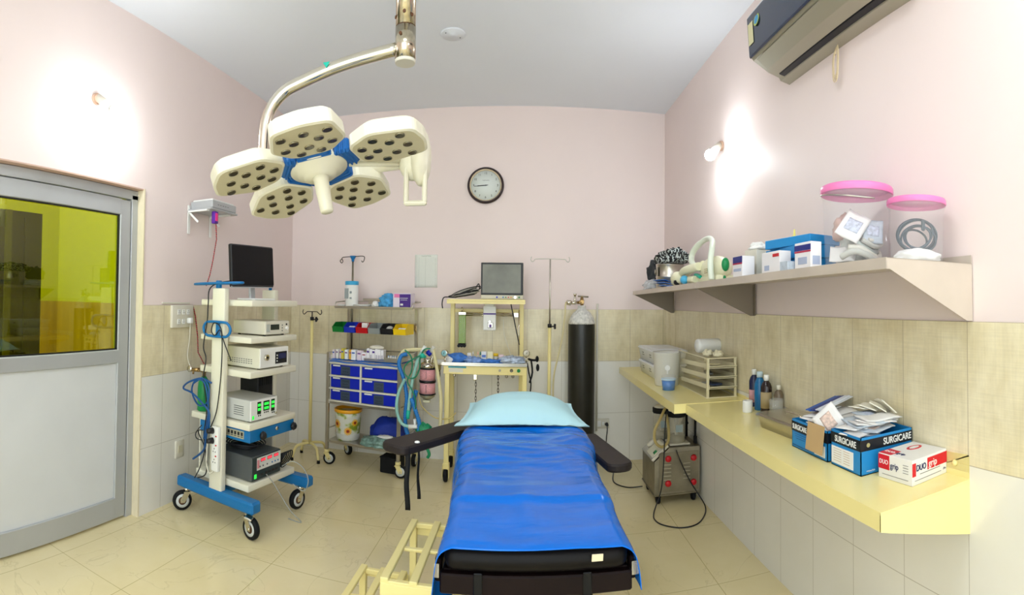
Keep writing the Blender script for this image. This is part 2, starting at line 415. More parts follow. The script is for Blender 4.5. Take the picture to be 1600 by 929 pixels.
# door_1: aluminium frame and leaf, tinted glass above, laminate panel below
d = bpy.data.objects.new('door_1', None); sc.collection.objects.link(d); d['kind'] = 'structure'
XD = XL - 0.075
b = MB()
b.box((XD, DY1 - 0.035, DZ / 2 - 0.02), (0.06, 0.055, DZ - 0.04), 0.003).box((XD, DY0 + 0.03, DZ / 2 - 0.02), (0.06, 0.055, DZ - 0.04), 0.003).box((XD, (DY0 + DY1) / 2, DZ - 0.04), (0.06, DY1 - DY0 - 0.01, 0.06), 0.003)
obj('door_frame', b, m_alu, d)
LY0, LY1, LZ1 = 1.26, 2.31, DZ - 0.075
b = MB()
b.box((XD + 0.005, LY1 - 0.045, LZ1 / 2 + .005), (0.045, 0.09, LZ1 - .02), 0.004).box((XD + 0.005, LY0 + 0.045, LZ1 / 2 + .005), (0.045, 0.09, LZ1 - .02), 0.004)
b.box((XD + 0.005, (LY0 + LY1) / 2, LZ1 - 0.05), (0.045, LY1 - LY0 - 0.16, 0.1), 0.004)
b.box((XD + 0.005, (LY0 + LY1) / 2, 1.02), (0.05, LY1 - LY0 - 0.16, 0.085), 0.006)
b.box((XD + 0.005, (LY0 + LY1) / 2, 0.08), (0.045, LY1 - LY0 - 0.16, 0.13), 0.004)
leaf = obj('door_leaf', b, m_alu, d)
# tinted pane: see-through yellow film that also mirrors the room faintly
g = bpy.data.materials.new('yellow_tinted_glass'); g.use_nodes = True; nt = g.node_tree; nt.nodes.clear()
o_ = nt.nodes.new('ShaderNodeOutputMaterial'); tr = nt.nodes.new('ShaderNodeBsdfTransparent'); tr.inputs[0].default_value = (0.86, 0.90, 0.12, 1)
gl = nt.nodes.new('ShaderNodeBsdfGlossy'); gl.inputs['Roughness'].default_value = 0.01; mx = nt.nodes.new('ShaderNodeMixShader'); mx.inputs[0].default_value = 0.1
nt.links.new(tr.outputs[0], mx.inputs[1]); nt.links.new(gl.outputs[0], mx.inputs[2]); nt.links.new(mx.outputs[0], o_.inputs[0])
b = MB(); b.box((XD + 0.003, (LY0 + LY1) / 2, (1.055 + LZ1 - 0.09) / 2), (0.006, LY1 - LY0 - 0.17, LZ1 - 0.09 - 1.055)); obj('door_glass', b, g, d)
b = MB()
for zz in (1.066, LZ1 - 0.104): b.box((XD + 0.012, (LY0 + LY1) / 2, zz), (0.014, LY1 - LY0 - 0.17, 0.008))
for yy in (LY0 + 0.094, LY1 - 0.094): b.box((XD + 0.012, yy, (1.06 + LZ1 - 0.1) / 2), (0.014, 0.008, LZ1 - .1 - 1.06))
obj('glazing_bead', b, m_black, d)
b = MB(); b.box((XD + 0.004, (LY0 + LY1) / 2, 0.56), (0.02, LY1 - LY0 - 0.17, 0.85)); obj('door_panel', b, mat('white_laminate', '#d3d6d8', 0.4, var=0.03, vscale=4), d)
b = MB(); b.tube([(XD + 0.03, LY0 + 0.06, 1.02), (XD + 0.075, LY0 + 0.06, 1.02), (XD + 0.075, LY0 + 0.06, 1.23), (XD + 0.03, LY0 + 0.06, 1.23)], 0.01, 8, 1); obj('door_handle', b, m_alu, leaf)

# fill panel added on the ceiling, out of view, to brighten tops and floor
t = bpy.data.objects.new('ceiling_fill_panel', None); sc.collection.objects.link(t); t.location = (-0.3, 0.7, ZC)
tag(t, 'added square fill panel in the ceiling above the camera side of the operating table', 'fill light')
b = MB()
for k in (-1, 1): b.box((k * .31, 0, -.012), (.02, .64, .024), .003).box((0, k * .31, -.012), (.6, .02, .024), .003)
obj('frame', b, m_white, t)
b = MB(); b.box((0, 0, -.005), (.6, .6, .008)); obj('diffuser', b, mat('fill_diffuser', '#f2faff', .3, emit=FILL_W), t)
# ceiling cover plate
b = MB(); b.lathe([(0.0001, -0.012), (0.03, -0.012), (0.034, -0.008), (0.078, -0.008), (0.085, 0)]); b.slot(1)
for a in (40, 220): b.sphere((0.055 * math.cos(math.radians(a)), 0.055 * math.sin(math.radians(a)), -0.009), 0.004)
t = obj('ceiling_plate', b, [m_ceil, m_dkgrey], loc=(-0.486, 3.256, ZC)); tag(t, 'small round white cover plate screwed to the ceiling', 'cover plate')
def wobj(name, mb, mats, parent, label=None):
    """Shapes given in world metres become a part of a thing that already stands somewhere."""
    root = parent
    M = Matrix.Identity(4)
    while root is not None:
        M = (Matrix.Translation(root.location) @ root.rotation_euler.to_matrix().to_4x4()) @ M; root = root.parent
    bmesh.ops.transform(mb.bm, matrix=M.inverted(), verts=list(mb.bm.verts))
    return obj(name, mb, mats, parent, label)

# ------------------------------------------------------------------ bulbs on the walls
m_bulb = mat('lit_bulb_glass', '#f4fbff', 0.3, emit=BULB_W)
def wall_bulb(base, bulb, nx, label):
    t = thing('wall_bulb', label, 'light bulb', base, 0, 'bare bulbs on the walls')
    B0, B1 = Vector(base), Vector(bulb); dr = (B1 - B0).normalized()
    b = MB(); b.cyl(B0, B0 + Vector((nx * 0.014, 0, 0)), 0.032); b.sphere(B0 + Vector((nx * 0.016, 0, 0)), 0.026, seg=16); wobj('base_plate', b, mat('bulb_base', '#d8b49c', 0.5), t)
    b = MB(); k = B0 + Vector((nx * 0.018, 0, 0.004)); e = B0 + dr * ((B1 - B0).length - 0.055)
    b.cyl(k, e, 0.022, 0.027); wobj('bulb_holder', b, m_offwhite, t)
    b = MB(); b.cyl(e, e + dr * 0.018, 0.016, 0.024); wobj('bulb_collar', b, m_white, t)
    b = MB(); b.sphere(B1, 0.034, seg=20); wobj('bulb', b, m_bulb, t, 'glowing white bulb')
    return t
wall_bulb((XL, 1.952, 2.528), (-2.036, 1.955, 2.412), 1, 'lit bare bulb in a holder on the left wall above the door')
wall_bulb((XR, 3.10, 2.433), (1.113, 2.95, 2.318), -1, 'lit bare bulb in a holder on the right wall above the steel shelf')
wall_bulb((XR, 0.40, 2.58), (1.15, 0.39, 2.47), -1, 'lit bare bulb on the right wall beside the air conditioner, at the picture edge')

# ------------------------------------------------------------------ surgical light
LC = Vector((-0.778, 1.797, 1.905)); ax, ay = -0.112, -0.259
LM = Matrix.Translation(LC) @ (Matrix.Rotation(ay, 4, 'Y') @ Matrix.Rotation(ax, 4, 'X'))
m_lampw = mat('lamp_cream_enamel', '#e8e3cc', 0.35)
m_lampf = mat('lamp_face_beige', '#cfc6a6', 0.45)
m_joint = mat('lamp_blue_cover', '#125fa8', 0.35)
m_lens = mat('lens_dark', '#4a4438', 0.15, 0.6)
m_rim = mat('lens_rim', '#8d866e', 0.25, 0.7)
P0 = Vector((-0.518, 2.1, ZC))
t = thing('surgical_light', 'cream five-headed surgical light hanging from a steel ceiling pole', 'surgical light', P0)
b = MB(); b.lathe([(0.11, 0), (0.11, -0.03), (0.06, -0.05), (0.045, -0.06)], P0); wobj('ceiling_flange', b, m_lampw, t)
m_pole = mat('pitted_chrome', '#c9bfa9', 0.16, 1.0, var=0.22, vscale=45)
b = MB(); b.cyl(P0, (P0.x, P0.y, 2.565), 0.0425, seg=32); wobj('ceiling_pole', b, m_pole, t)
b = MB(); b.cyl((P0.x, P0.y, 2.56), (P0.x, P0.y, 2.42), 0.044, seg=32); b.slot(1)
b.cyl((P0.x, P0.y, 2.421), (P0.x, P0.y, 2.408), 0.0445, 0.042, seg=32); b.slot(2)
b.cyl((P0.x, P0.y, 2.567), (P0.x, P0.y, 2.558), 0.0405, seg=32)
for a, z in ((-105, 2.52), (-85, 2.61), (-40, 2.60), (-150, 2.60)):
    aa = math.radians(a); b.cyl((P0.x + .04 * math.cos(aa), P0.y + .04 * math.sin(aa), z), (P0.x + .047 * math.cos(aa), P0.y + .047 * math.sin(aa), z), 0.007, seg=12)
wobj('swivel_collar', b, [m_pole, m_offwhite, m_brown], t)
b = MB(); arm_pts = [(-0.55, 2.1, 2.475), (-0.80, 2.085, 2.43), (-1.0, 2.075, 2.375), (-1.075, 2.07, 2.345), (-1.13, 2.065, 2.29), (-1.16, 2.06, 2.22), (-1.17, 2.06, 2.12), (-1.17, 2.06, 2.02)]
b.tube(arm_pts, 0.028, 20, 6); arm = wobj('steel_arm', b, m_chrome, t)
b = MB(); b.prism([(-.016, .012), (.016, .012), (0, -.014)], 0, 0.0015, Matrix.Translation((-0.86, 2.0525, 2.425)) @ Euler(FACE_NY).to_matrix().to_4x4()); wobj('maker_emblem', b, m_teal, arm)
b = MB(); b.cyl((-1.17, 2.06, 2.08), (-1.17, 2.06, 1.95), 0.036); b.sphere((-1.17, 2.06, 1.95), 0.036)
b.tube([(-1.17, 2.06, 1.96), (-0.8, 2.05, 1.95), (-0.50, 2.03, 1.965)], 0.026, 16, 4); wobj('spring_arm', b, m_lampw, t)
BC = Vector((-0.452, 2.03, 1.975))
b = MB(); b.sphere(BC + Vector((-.01, 0, -.01)), 0.062, (0.95, 0.95, 1.25)); b.sphere(BC + Vector((.026, -.01, .005)), 0.108, (0.38, 0.75, 1.1)); wobj('balance_housing', b, m_lampw, t)
b = MB()
for dx in (-0.028, 0.048): b.box(BC + Vector((dx, -0.035, -0.105)), (0.018, 0.03, 0.16), 0.006)
b.box(BC + Vector((0.01, -0.035, -0.185)), (0.094, 0.03, 0.02), 0.007); wobj('yoke', b, m_lampw, t)
b = MB(); h = LM @ Vector((0.06, 0.0, 0.03)); b.cyl(h, BC + Vector((-.05, -.02, .0)), 0.018); h2 = LM @ Vector((0.1, 0.08, 0.01)); b.cyl(h2, BC + Vector((-.05, -.01, -.02)), 0.011); wobj('head_bracket', b, m_lampw, t)
b = MB(); b.lathe([(0.0001, 0.05), (0.06, 0.048), (0.095, 0.03), (0.112, 0.0), (0.11, -0.012), (0.088, -0.016), (0.085, -0.027), (0.066, -0.03), (0.062, -0.042), (0.0001, -0.044)], (0, 0, 0), 40)
bmesh.ops.transform(b.bm, matrix=LM, verts=list(b.bm.verts)); hub = wobj('lamp_hub', b, m_lampw, t)
b = MB(); b.lathe([(0.032, -0.04), (0.029, -0.06), (0.025, -0.18), (0.022, -0.186), (0.0001, -0.187)], (0, 0, 0), 28)
bmesh.ops.transform(b.bm, matrix=LM, verts=list(b.bm.verts)); wobj('sterile_handle', b, m_lampw, t)
pods = [(-75, 0.255), (-2, 0.285), (-143, 0.272), (150, 0.272), (80, 0.30)]
lens_xy = [(-.088, -.036), (-.088, .036), (-.04, 0), (-.03, .082), (-.03, -.082), (.02, .043), (.02, -.043), (.075, 0), (.07, .078), (.07, -.078)]
lens_me = None
for a, Rp in pods:
    A = LM @ Matrix.Rotation(math.radians(a), 4, 'Z') @ Matrix.Translation((Rp, 0, 0)) @ Matrix.Rotation(math.radians(7), 4, 'Y')
    shape = rpoly([(-.13, -.07), (-.13, .07), (-.03, .135), (.125, .10), (.145, .0), (.125, -.10), (-.03, -.135)], .03)
    b = MB(); inner = [(x * .93, y * .93) for x, y in shape]; top = [(x * .88, y * .88) for x, y in shape]
    n = len(shape)
    rings = []
    for poly, z in ((top, .035), (shape, .022), (shape, -.022), (inner, -.026)):
        rings.append([b.bm.verts.new((x, y, z)) for x, y in poly])
    fs = [b.bm.faces.new((A_[i], A_[(i + 1) % n], B_[(i + 1) % n], B_[i])) for A_, B_ in zip(rings, rings[1:]) for i in range(n)]
    b._new(fs); b._new([b.bm.faces.new(rings[0][::-1])]); b.slot(1); b._new([b.bm.faces.new(rings[-1])])
    bmesh.ops.transform(b.bm, matrix=A, verts=list(b.bm.verts))
    pod = wobj('lamp_head', b, [m_lampw, m_lampf], t)
    for lx, ly in lens_xy:
        if lens_me is None:
            lb = MB(); lb.slot(1).lathe([(.0175, 0), (.0175, -.004), (.015, -.004)], (0, 0, 0), 18, cap=False); lb.slot(0).lathe([(.0001, .0), (.008, -.002), (.015, -.0035)], (0, 0, 0), 18)
            lo = obj('lens', lb, [m_lens, m_rim], pod); lens_me = lo.data
        else:
            lo = bpy.data.objects.new('lens', lens_me); sc.collection.objects.link(lo); lo.parent = pod
        # the lens sits in the face of its head
        Mw = A @ Matrix.Translation((lx, ly, -.0262))
        lo.matrix_local = Matrix.Translation(-P0) @ Mw
    b = MB()
    b.box((-.163, 0, .0), (.07, .12, .056), 0.01)
    for k in range(3): b.box((-.185 + .018 * k, 0, 0), (.007, .128, .064), 0.003)
    b.box((-.135, 0, 0), (.02, .11, .04), .006)
    bmesh.ops.transform(b.bm, matrix=A, verts=list(b.bm.verts)); wobj('joint_cover', b, m_joint, t, 'blue cover between lamp head and hub')

# ------------------------------------------------------------------ clock
t = thing('wall_clock', 'round wall clock with dark brown rim on the pink back wall', 'clock', (-0.36, YB, 2.424))
Q = Euler((PI / 2, 0, 0)).to_matrix().to_4x4()
b = MB(); b.lathe([(0.13, 0.0), (0.155, 0.0), (0.163, 0.012), (0.158, 0.03), (0.148, 0.036), (0.14, 0.032), (.13, .0)], (0, 0, 0), 56, Q, cap=False); obj('rim', b, mat('dark_brown_rim', '#2a1512', 0.25), t)
b = MB(); b.lathe([(0.134, 0.01), (0.141, 0.033), (0.134, 0.024), (0.13, 0.018)], (0, 0, 0), 56, Q, cap=False); obj('inner_ring', b, mat('pale_gold', '#d9c7a8', 0.3, 0.4), t)
b = MB(); b.lathe([(0.0001, 0.016), (0.134, 0.016), (0.134, 0.004)], (0, 0, 0), 56, Q); dial = obj('dial', b, mat('dial_white', '#dfe6e2', 0.5), t)
m_ink = mat('dark_ink', '#232a2e', 0.5)
for k in range(12):
    a = PI / 2 - (k + 1) * PI / 6
    text('numeral', str(k + 1), 0.026, m_ink, dial, (0.106 * math.cos(a), -0.017, 0.106 * math.sin(a)), FACE_NY)
scribble('lettering', .062, .009, m_ink, dial, (0, -0.017, 0.044), FACE_NY, 9)
b = MB(); b.box((-0.03, -0.0185, 0.0), (0.085, 0.001, 0.008)); obj('hour_hand', b, m_ink, t, rot=(0, math.radians(-4), 0))
b = MB(); b.box((-0.04, -0.0205, 0.0), (0.125, 0.001, 0.0045)); obj('minute_hand', b, m_ink, t, rot=(0, math.radians(-7 + 2), 0))
b = MB(); b.cyl((0, -0.017, 0), (0, -0.022, 0), 0.005); obj('hand_pin', b, m_ink, t)

# notice on the back wall
t = thing('paper_notice', 'white printed list taped to the back wall left of the monitor', 'notice', (-0.886, YB - 0.0015, 1.665))
b = MB(); b.surf(lambda u, v: ((u - .5) * .205, -.002 - .003 * math.sin(u * 9) * (1 - v), (v - .5) * .295), 8, 8, 0.0006); ps = obj('paper_sheet', b, mat('notice_paper', '#eff1e8', 0.8), t)
b = MB()
for k in range(24): b.box((0, -.0066, .118 - k * .0112), (.17, .0003, .0008))
for x in (-.085, -.065, -.005, .085): b.box((x, -.0066, -.012), (.0008, .0003, .26))
obj('table_rules', b, mat('print_grey', '#8f958c', 0.7), ps)
scribble('lettering', .09, .010, mat('print_grey', '#8f958c'), ps, (0, -.0066, .134), FACE_NY, 9, 3)

# ------------------------------------------------------------------ air conditioner
t = thing('air_conditioner', 'silver split air conditioner with dark blue front high on the right wall', 'air conditioner', (XR, 1.70, 2.49))
AY0, AY1 = -0.5, 0.5            # local y, 1.2 .. 2.2
MX = Matrix(((1, 0, 0, 0), (0, 0, 1, 0), (0, 1, 0, 0), (0, 0, 0, 1)))   # profile (x, z) extruded along y
b = MB(); b.prism([(-.001, 0.0), (-.052, .008), (-.06, .022), (-.12, .035), (-.2, .075), (-.214, .09), (-.205, .285), (-.19, .30), (-.001, .30)], AY0, AY1, MX); obj('casing', b, m_ac, t)
b = MB(); b.prism([(-.216, .082), (-.222, .09), (-.236, .27), (-.225, .29), (-.205, .29)], AY0 + .0, AY1 - .0, MX); obj('front_panel', b, m_navy, t)
b = MB(); b.prism([(-.095, .012), (-.102, .018), (-.202, .066), (-.206, .060), (-.15, .025)], AY0 + .07, AY1 - .05, MX); obj('louver', b, m_ac, t)
b = MB(); b.prism([(-.058, .0105), (-.084, .0145), (-.088, .02), (-.06, .02)], AY0 + .07, AY1 - .05, MX); obj('air_outlet', b, m_black, t)
fp = Matrix.Translation((-.2285, 0, 0))
b = MB(); b.lathe([(0.0001, 0), (.028, 0), (.028, .0008)], (-.2345, .40, .22), 28, Euler((0, -PI / 2 + .07, 0)).to_matrix().to_4x4() @ Matrix.Diagonal((1.0, 1, 1, 1))); b.slot(1).lathe([(0.0001, .001), (.02, .001), (.02, .0013)], (-.2348, .40, .22), 28, Euler((0, -PI / 2 + .07, 0)).to_matrix().to_4x4()); obj('round_sticker', b, [mat('sticker_green', '#b7c86a'), mat('sticker_sky', '#4aa0d8')], t)
b = MB(); b.box((-.2325, .465, .185), (.001, .05, .10), rot=(0, -.07, 0)); b.slot(1).box((-.2345, .465, .215), (.0012, .044, .035), rot=(0, -.07, 0)); obj('rating_label', b, [mat('label_cream', '#e2dcb0'), mat('label_red', '#b04a48')], t)
t = thing('cord_bundle', 'small bundle of pale cord hanging below the air conditioner', 'rope', (1.215, 1.745, 2.49))  # the bundle is coiled cord
b = MB()
for k in range(4):
    rr = .012 + .003 * k; b.tube([(0.01, .0, 0.0), (.0, -rr, -.06), (0.0, -rr * .6, -.125 - k * .008), (0.0, rr * .8, -.13 - k * .007), (.0, rr, -.06), (0.01, 0.002 * k, -.005)], .0022, 6, 5)
obj('cord_loop', b, mat('jute_cord', '#d8c4a0', 0.8), t)
b = MB(); b.tube([(.006, -.012, -.04), (-.004, 0, -.045), (.006, .012, -.042)], .0022, 6, 4); obj('cord_tie', b, mat('jute_cord', '#d8c4a0', 0.8), t)

# ------------------------------------------------------------------ left wall: small shelf with a box, switchboard, sockets
t = thing('bracket_shelf', 'small white wall shelf on two brackets near the left corner', 'shelf', (XL, 3.0, 2.0))
b = MB(); b.box((.10, 0, .006), (.2, .34, .012), .002); obj('shelf_board', b, m_alu, t)
for yy in (-.165, .10):
    b = MB(); b.box((.008, yy, -.06), (.006, .028, .20), .001).box((.09, yy, -.006), (.17, .028, .01)).box((.05, yy, -.045), (.11, .004, .014), rot=(0, .75, 0)); obj('bracket', b, m_white, t)
t = thing('stabiliser_box', 'flat grey metal box lying on the small bracket shelf', 'box', (XL + .105, 3.0, 2.0135))
b = MB(); b.box((0, 0, .026), (.19, .30, .052), .004); b.slot(1).box((.0, 0, .058), (.17, .27, .012), .003); obj('case', b, [m_alu, m_white], t)
b = MB(); 
for k in range(5): b.box((.0955, -.08 + k * .03, .026), (.001, .016, .004))
obj('vent_slots', b, m_dkgrey, t)
t = thing('extension_socket', 'purple and pink socket hanging on its cord from the small shelf', 'socket', (-2.03, 2.905, 1.96))
b = MB(); b.box((0, 0, -.01), (.03, .046, .085), .006, seg=2); obj('case', b, mat('violet_plastic', '#5a1f9c', 0.35), t)
b = MB(); b.box((.016, -.002, -.008), (.006, .03, .055), .004, seg=2); obj('face', b, mat('hot_pink_plastic', '#f0308c', 0.35), t)
t = thing('twisted_cord', 'red twisted cord running down the left wall from the purple socket', 'cord', (-2.02, 2.905, 1.90))
b = MB()
base = [(-2.02, 2.905, 1.905), (-2.02, 2.915, 1.80), (-2.03, 2.89, 1.65), (-2.05, 2.885, 1.55), (-2.07, 2.87, 1.47)]
def helix(pts, r, off, pitch):
    P = [Vector(p) for p in pts]; out = []; s = 0
    for a, c in zip(P, P[1:]):
        n = max(int((c - a).length / (pitch / 6)), 2)
        for k in range(n):
            p = a.lerp(c, k / n); s += (c - a).length / n; ph = s / pitch * 2 * PI + off
            out.append(p + Vector((r * math.cos(ph), r * math.sin(ph), 0)))
    return out
b.tube(helix(base, .0025, 0, .03), .0022, 6, 1); b.slot(1).tube(helix(base, .0025, PI, .03), .002, 6, 1); wobj('cord', b, [mat('cord_red', '#d22a3a', 0.5), mat('cord_dark', '#4a1018', .5)], t)
t = thing('switchboard', 'white switchboard with sockets and a plug on the left wall tiles', 'switchboard', (XL + .0, 2.775, 1.262))
b = MB(); b.box((.012, 0, 0), (.024, .235, .155), .005, seg=2); obj('plate', b, m_offwhite, t)
for yy, zz in ((-.05, .03), (.05, .03), (.0, .03), (-.05, -.035), (.0, -.035)):
    b = MB(); b.box((.0265, yy, zz), (.005, .034, .036), .003); b.slot(1)
    for dy, dz in ((-.007, -.004), (.007, -.004), (0, .008)): b.box((.0295, yy + dy, zz + dz), (.001, .004, .004))
    obj('socket_insert', b, [m_white, m_black], t)
b = MB(); b.box((.042, .055, -.03), (.034, .04, .04), .008, seg=2); obj('plug', b, m_white, t)
t = thing('white_cable', 'white cable hanging from the plug in the switchboard', 'cable', (XL + .03, 2.83, 1.21))
b = MB(); b.tube([(XL + .045, 2.83, 1.215), (XL + .04, 2.83, 1.1), (XL + .03, 2.825, .98), (XL + .05, 2.85, .90), (XL + .09, 2.90, .87)], .0035, 8, 6); wobj('cable', b, m_offwhite, t)
t = thing('lead_cord', 'dark red twisted cord looping below the switchboard behind the trolley', 'cord', (XL + .03, 2.92, 1.33))
b = MB(); hp = [(XL + .012, 2.90, 1.335), (XL + .012, 2.93, 1.26), (XL + .02, 2.95, 1.12), (XL + .02, 2.96, 1.0), (XL + .04, 3.02, .90), (XL + .06, 3.1, .88)]
b.tube(helix(hp, .0025, 0, .03), .0025, 6, 1); b.slot(1).tube(helix(hp, .0025, PI, .03), .002, 6, 1); wobj('cord', b, [mat('cord_red', '#d22a3a', 0.5), mat('cord_dark', '#4a1018', .5)], t)
t = thing('wall_socket', 'small cream wall socket low on the left wall beside the trolley', 'socket', (XL, 2.78, .347))
b = MB(); b.box((.008, 0, 0), (.016, .088, .12), .004, seg=2); obj('plate', b, m_offwhite, t)
b = MB(); b.box((.0175, .0, .0), (.004, .05, .05), .003); obj('socket_insert', b, mat('socket_beige', '#d6d0b4', .4), t)
b = MB(); b.box((0, 0, 0), (.008, .30, .012), .002); t = obj('cable_channel', b, m_offwhite, loc=(XL + .005, 2.72, 1.353)); tag(t, 'thin cable channel along the tile edge above the switchboard', 'cable channel')

# back wall: conduit, socket
b = MB(); b.cyl((0, 0, 0), (0, 0, 1.12), .010, seg=12); t = obj('conduit_pipe', b, m_offwhite, loc=(0.636, YB - .014, 0.27)); tag(t, 'pale vertical conduit pipe on the back wall beside the gas cylinder', 'pipe')
t = thing('power_outlet', 'cream power outlet with a black plug low on the back wall', 'socket', (0.69, YB - .003, 0.335))
b = MB(); b.box((0, -.009, 0), (.12, .018, .085), .004, seg=2); obj('plate', b, m_offwhite, t)
b = MB(); b.box((-.03, -.0195, .0), (.03, .004, .05), .002).box((0.005, -.0195, .0), (.016, .004, .03), .002); obj('switch', b, m_white, t)
b = MB(); b.cyl((.035, -.018, -.005), (.035, -.055, -.005), .016, .012, 16); b.tube([(.035, -.05, -.005), (.035, -.06, -.05), (.03, -.05, -.12), (.028, -.045, -.24), (.06, -.06, -.325)], .004, 8, 6); obj('plug', b, m_black, t)
# ------------------------------------------------------------------ endoscopy trolley and what stands on it
CA = math.radians(-10); CO = Vector((-1.738, 2.93, 0))
def cw(u, v, z): return (CO.x + u * math.cos(CA) - v * math.sin(CA), CO.y + u * math.sin(CA) + v * math.cos(CA), z)
t = thing('equipment_trolley', 'cream and blue equipment trolley on four castors beside the door', 'trolley', CO, CA)
b = MB()
for v in (-.30, .25): b.box((0, v, .185), (.66, .085, .07), .012)
b.box((.0, -.03, .20), (.09, .5, .03), .004)
obj('base_bar', b, m_blue, t, 'blue base bars')
b = MB(); b.box((.016, -.31, .83), (.105, .042, 1.25), .006, seg=2); obj('post', b, m_cream, t)
b = MB(); b.box((-.012, .215, .83), (.115, .042, 1.25), .006, seg=2); obj('post', b, m_cream, t)
for z0, z1, ub in ((1.346, 1.384, -.20), (1.124, 1.16, -.20), (.915, .956, -.20), (.603, .644, -.275), (.24, .281, -.22)):
    b = MB(); b.box(((ub + .235) / 2, -.035, (z0 + z1) / 2), (.235 - ub, .47, z1 - z0), .006, seg=2); obj('shelf', b, m_cream, t)
b = MB(); b.box((.015, -.035, .565), (.43, .45, .072), .004); dr = obj('drawer', b, m_blue, t, 'blue drawer front')
for v in (-.152, .164):
    b = MB(); b.lathe([(.0001, .03), (.018, .03), (.024, .022), (.024, .008), (.012, 0)], (.231, v, .56), 24, Euler((0, PI / 2, 0)).to_matrix().to_4x4())
    for k in range(8):
        a = k * PI / 4; b.sphere((.231 + .015, v + .022 * math.cos(a), .56 + .022 * math.sin(a)), .006, seg=8)
    obj('knob', b, m_black, dr)
b = MB(); b.lathe([(.0001, .006), (.012, .006), (.014, 0)], (.231, .0, .575), 16, Euler((0, PI / 2, 0)).to_matrix().to_4x4()); obj('lock', b, m_chrome, dr)
b = MB(); b.box((.10, -.2615, .57), (.17, .003, .046)); pl = obj('side_plate', b, mat('label_metal', '#b8b39a', .4, .3), dr)
for k in range(6):
    b = MB(); b.box((.035 + .027 * k, -.2636, .575), (.016, .001, .020)); b.box((.035 + .027 * k, -.2636, .558), (.018, .001, .004)); obj('print', b, m_black, pl)
b = MB(); b.box((-.205, -.035, .44), (.012, .44, .34), .003); obj('back_panel', b, m_cream, t)
b = MB(); b.tube([(.115 * math.cos(a) + .0 if abs(math.cos(a)) < .1 else (.055 * (1 if math.cos(a) > 0 else -1) + .06 * math.cos(a)), -.345, 1.203 + .045 * math.sin(a)) for a in [2 * PI * k / 20 for k in range(20)]], .0085, 10, 2, closed=True); bmesh.ops.translate(b.bm, verts=list(b.bm.verts), vec=(.02, 0, 0)); b.box((.024, -.338, 1.203), (.03, .014, .085), .003); obj('cable_hanger', b, m_blue, t)
b = MB(); b.tube([((.055 * (1 if math.cos(a) > 0 else -1) + .15 * math.cos(a)) - .02, -.30 + .045 * math.sin(a), 1.485 + .004 * math.cos(a)) for a in [2 * PI * (k + .5) / 20 for k in range(20)]], .0075, 10, 2, closed=True); b.box((-.012, -.30, 1.478), (.03, .03, .05), .004); obj('cable_hanger', b, m_blue, t)
b = MB(); b.cyl((-.0, .2, 1.455), (-.0, .2, 1.49), .012); b.box((.0, .2, 1.485), (.03, .03, .03), .004); obj('cable_hanger', b, m_blue, t)
m_wwhite = mat('wheel_white_rim', '#cfd2cf', .4)
def castor(parent, x, y, ang, r=.064, top=.15, fork=m_chrome, hubm=None, tyre=m_rubber, name='castor', off=.03, ringw=True):
    ca, sa = math.cos(ang), math.sin(ang)
    b = MB(); b.cyl((x, y, top - .028), (x, y, top), .022, seg=16)
    def lp(f, s, z): return (x + f * ca - s * sa, y + f * sa + s * ca, z)
    for s in (-.021, .021):
        b.prism([(-.020, top - .03), (.020, top - .03), (-off + .014, r - .012), (-off - .014, r - .012), (-off - .016, r + .01)], s - .0015, s + .0015,
                Matrix.Translation((x, y, 0)) @ Matrix.Rotation(ang, 4, 'Z') @ Matrix(((1, 0, 0, 0), (0, 0, 1, 0), (0, 1, 0, 0), (0, 0, 0, 1))))
    b.box(lp(0, 0, top - .03), (.048, .046, .006), rot=(0, 0, ang))
    c = obj(name, b, fork, parent)
    wc = lp(-off, 0, r); q = Vector((-sa, ca, 0)).to_track_quat('Z', 'Y').to_matrix().to_4x4()
    b = MB(); wd = .032
    b.lathe([(r * .68, -wd / 2), (r * .93, -wd / 2), (r, -wd * .25), (r, wd * .25), (r * .93, wd / 2), (r * .68, wd / 2), (r * .68, -wd / 2)], wc, 32, q, cap=False); w_ = obj('wheel', b, tyre, c)
    b = MB(); b.lathe([(r * .42, -wd * .5), (r * .70, -wd * .5), (r * .70, wd * .5), (r * .42, wd * .5)], wc, 28, q, cap=False)
    b.slot(1).lathe([(.0001, -wd * .46), (r * .5, -wd * .4), (r * .5, wd * .4), (.0001, wd * .46)], wc, 24, q)
    b.slot(2).cyl(Vector(wc) - Vector((-sa, ca, 0)) * .026, Vector(wc) + Vector((-sa, ca, 0)) * .026, .007, seg=12)
    obj('hub', b, [m_wwhite, hubm or m_brown, m_chrome], w_)
    return c
for u, v, a in ((.265, -.30, 170), (-.27, -.30, 60), (.25, .25, 80), (-.27, .25, 95)):
    c = castor(t, u, v, math.radians(a))
b = MB(); b.box((.30, -.335, .135), (.045, .05, .012), .003, rot=(0, .3, .4)); obj('brake_pedal', b, m_steel, t)

# monitor
t = thing('monitor', 'black flat monitor standing on top of the cream and blue trolley', 'monitor', cw(.055, -.015, 1.3845), CA - math.radians(2))
b = MB(); b.box((.0, 0, .006), (.16, .20, .012), .004, seg=2); obj('foot', b, m_white, t)
b = MB(); b.box((-.045, 0, .09), (.02, .05, .17), .005, rot=(0, -.1, 0)); obj('stand', b, m_alu, t)
b = MB(); b.box((.0, -.05, .219), (.03, .40, .27), .006, rot=(0.02, -.05, 0)); scr = obj('casing', b, m_black, t)
b = MB(); b.box((.0157, -.05, .222), (.002, .392, .248), rot=(0.02, -.05, 0)); obj('screen', b, m_screen, scr)
b = MB(); b.box((.0135, -.05, .085), (.006, .40, .012), .002, rot=(.02, 0, 0)); obj('lower_bezel', b, m_alu, scr)

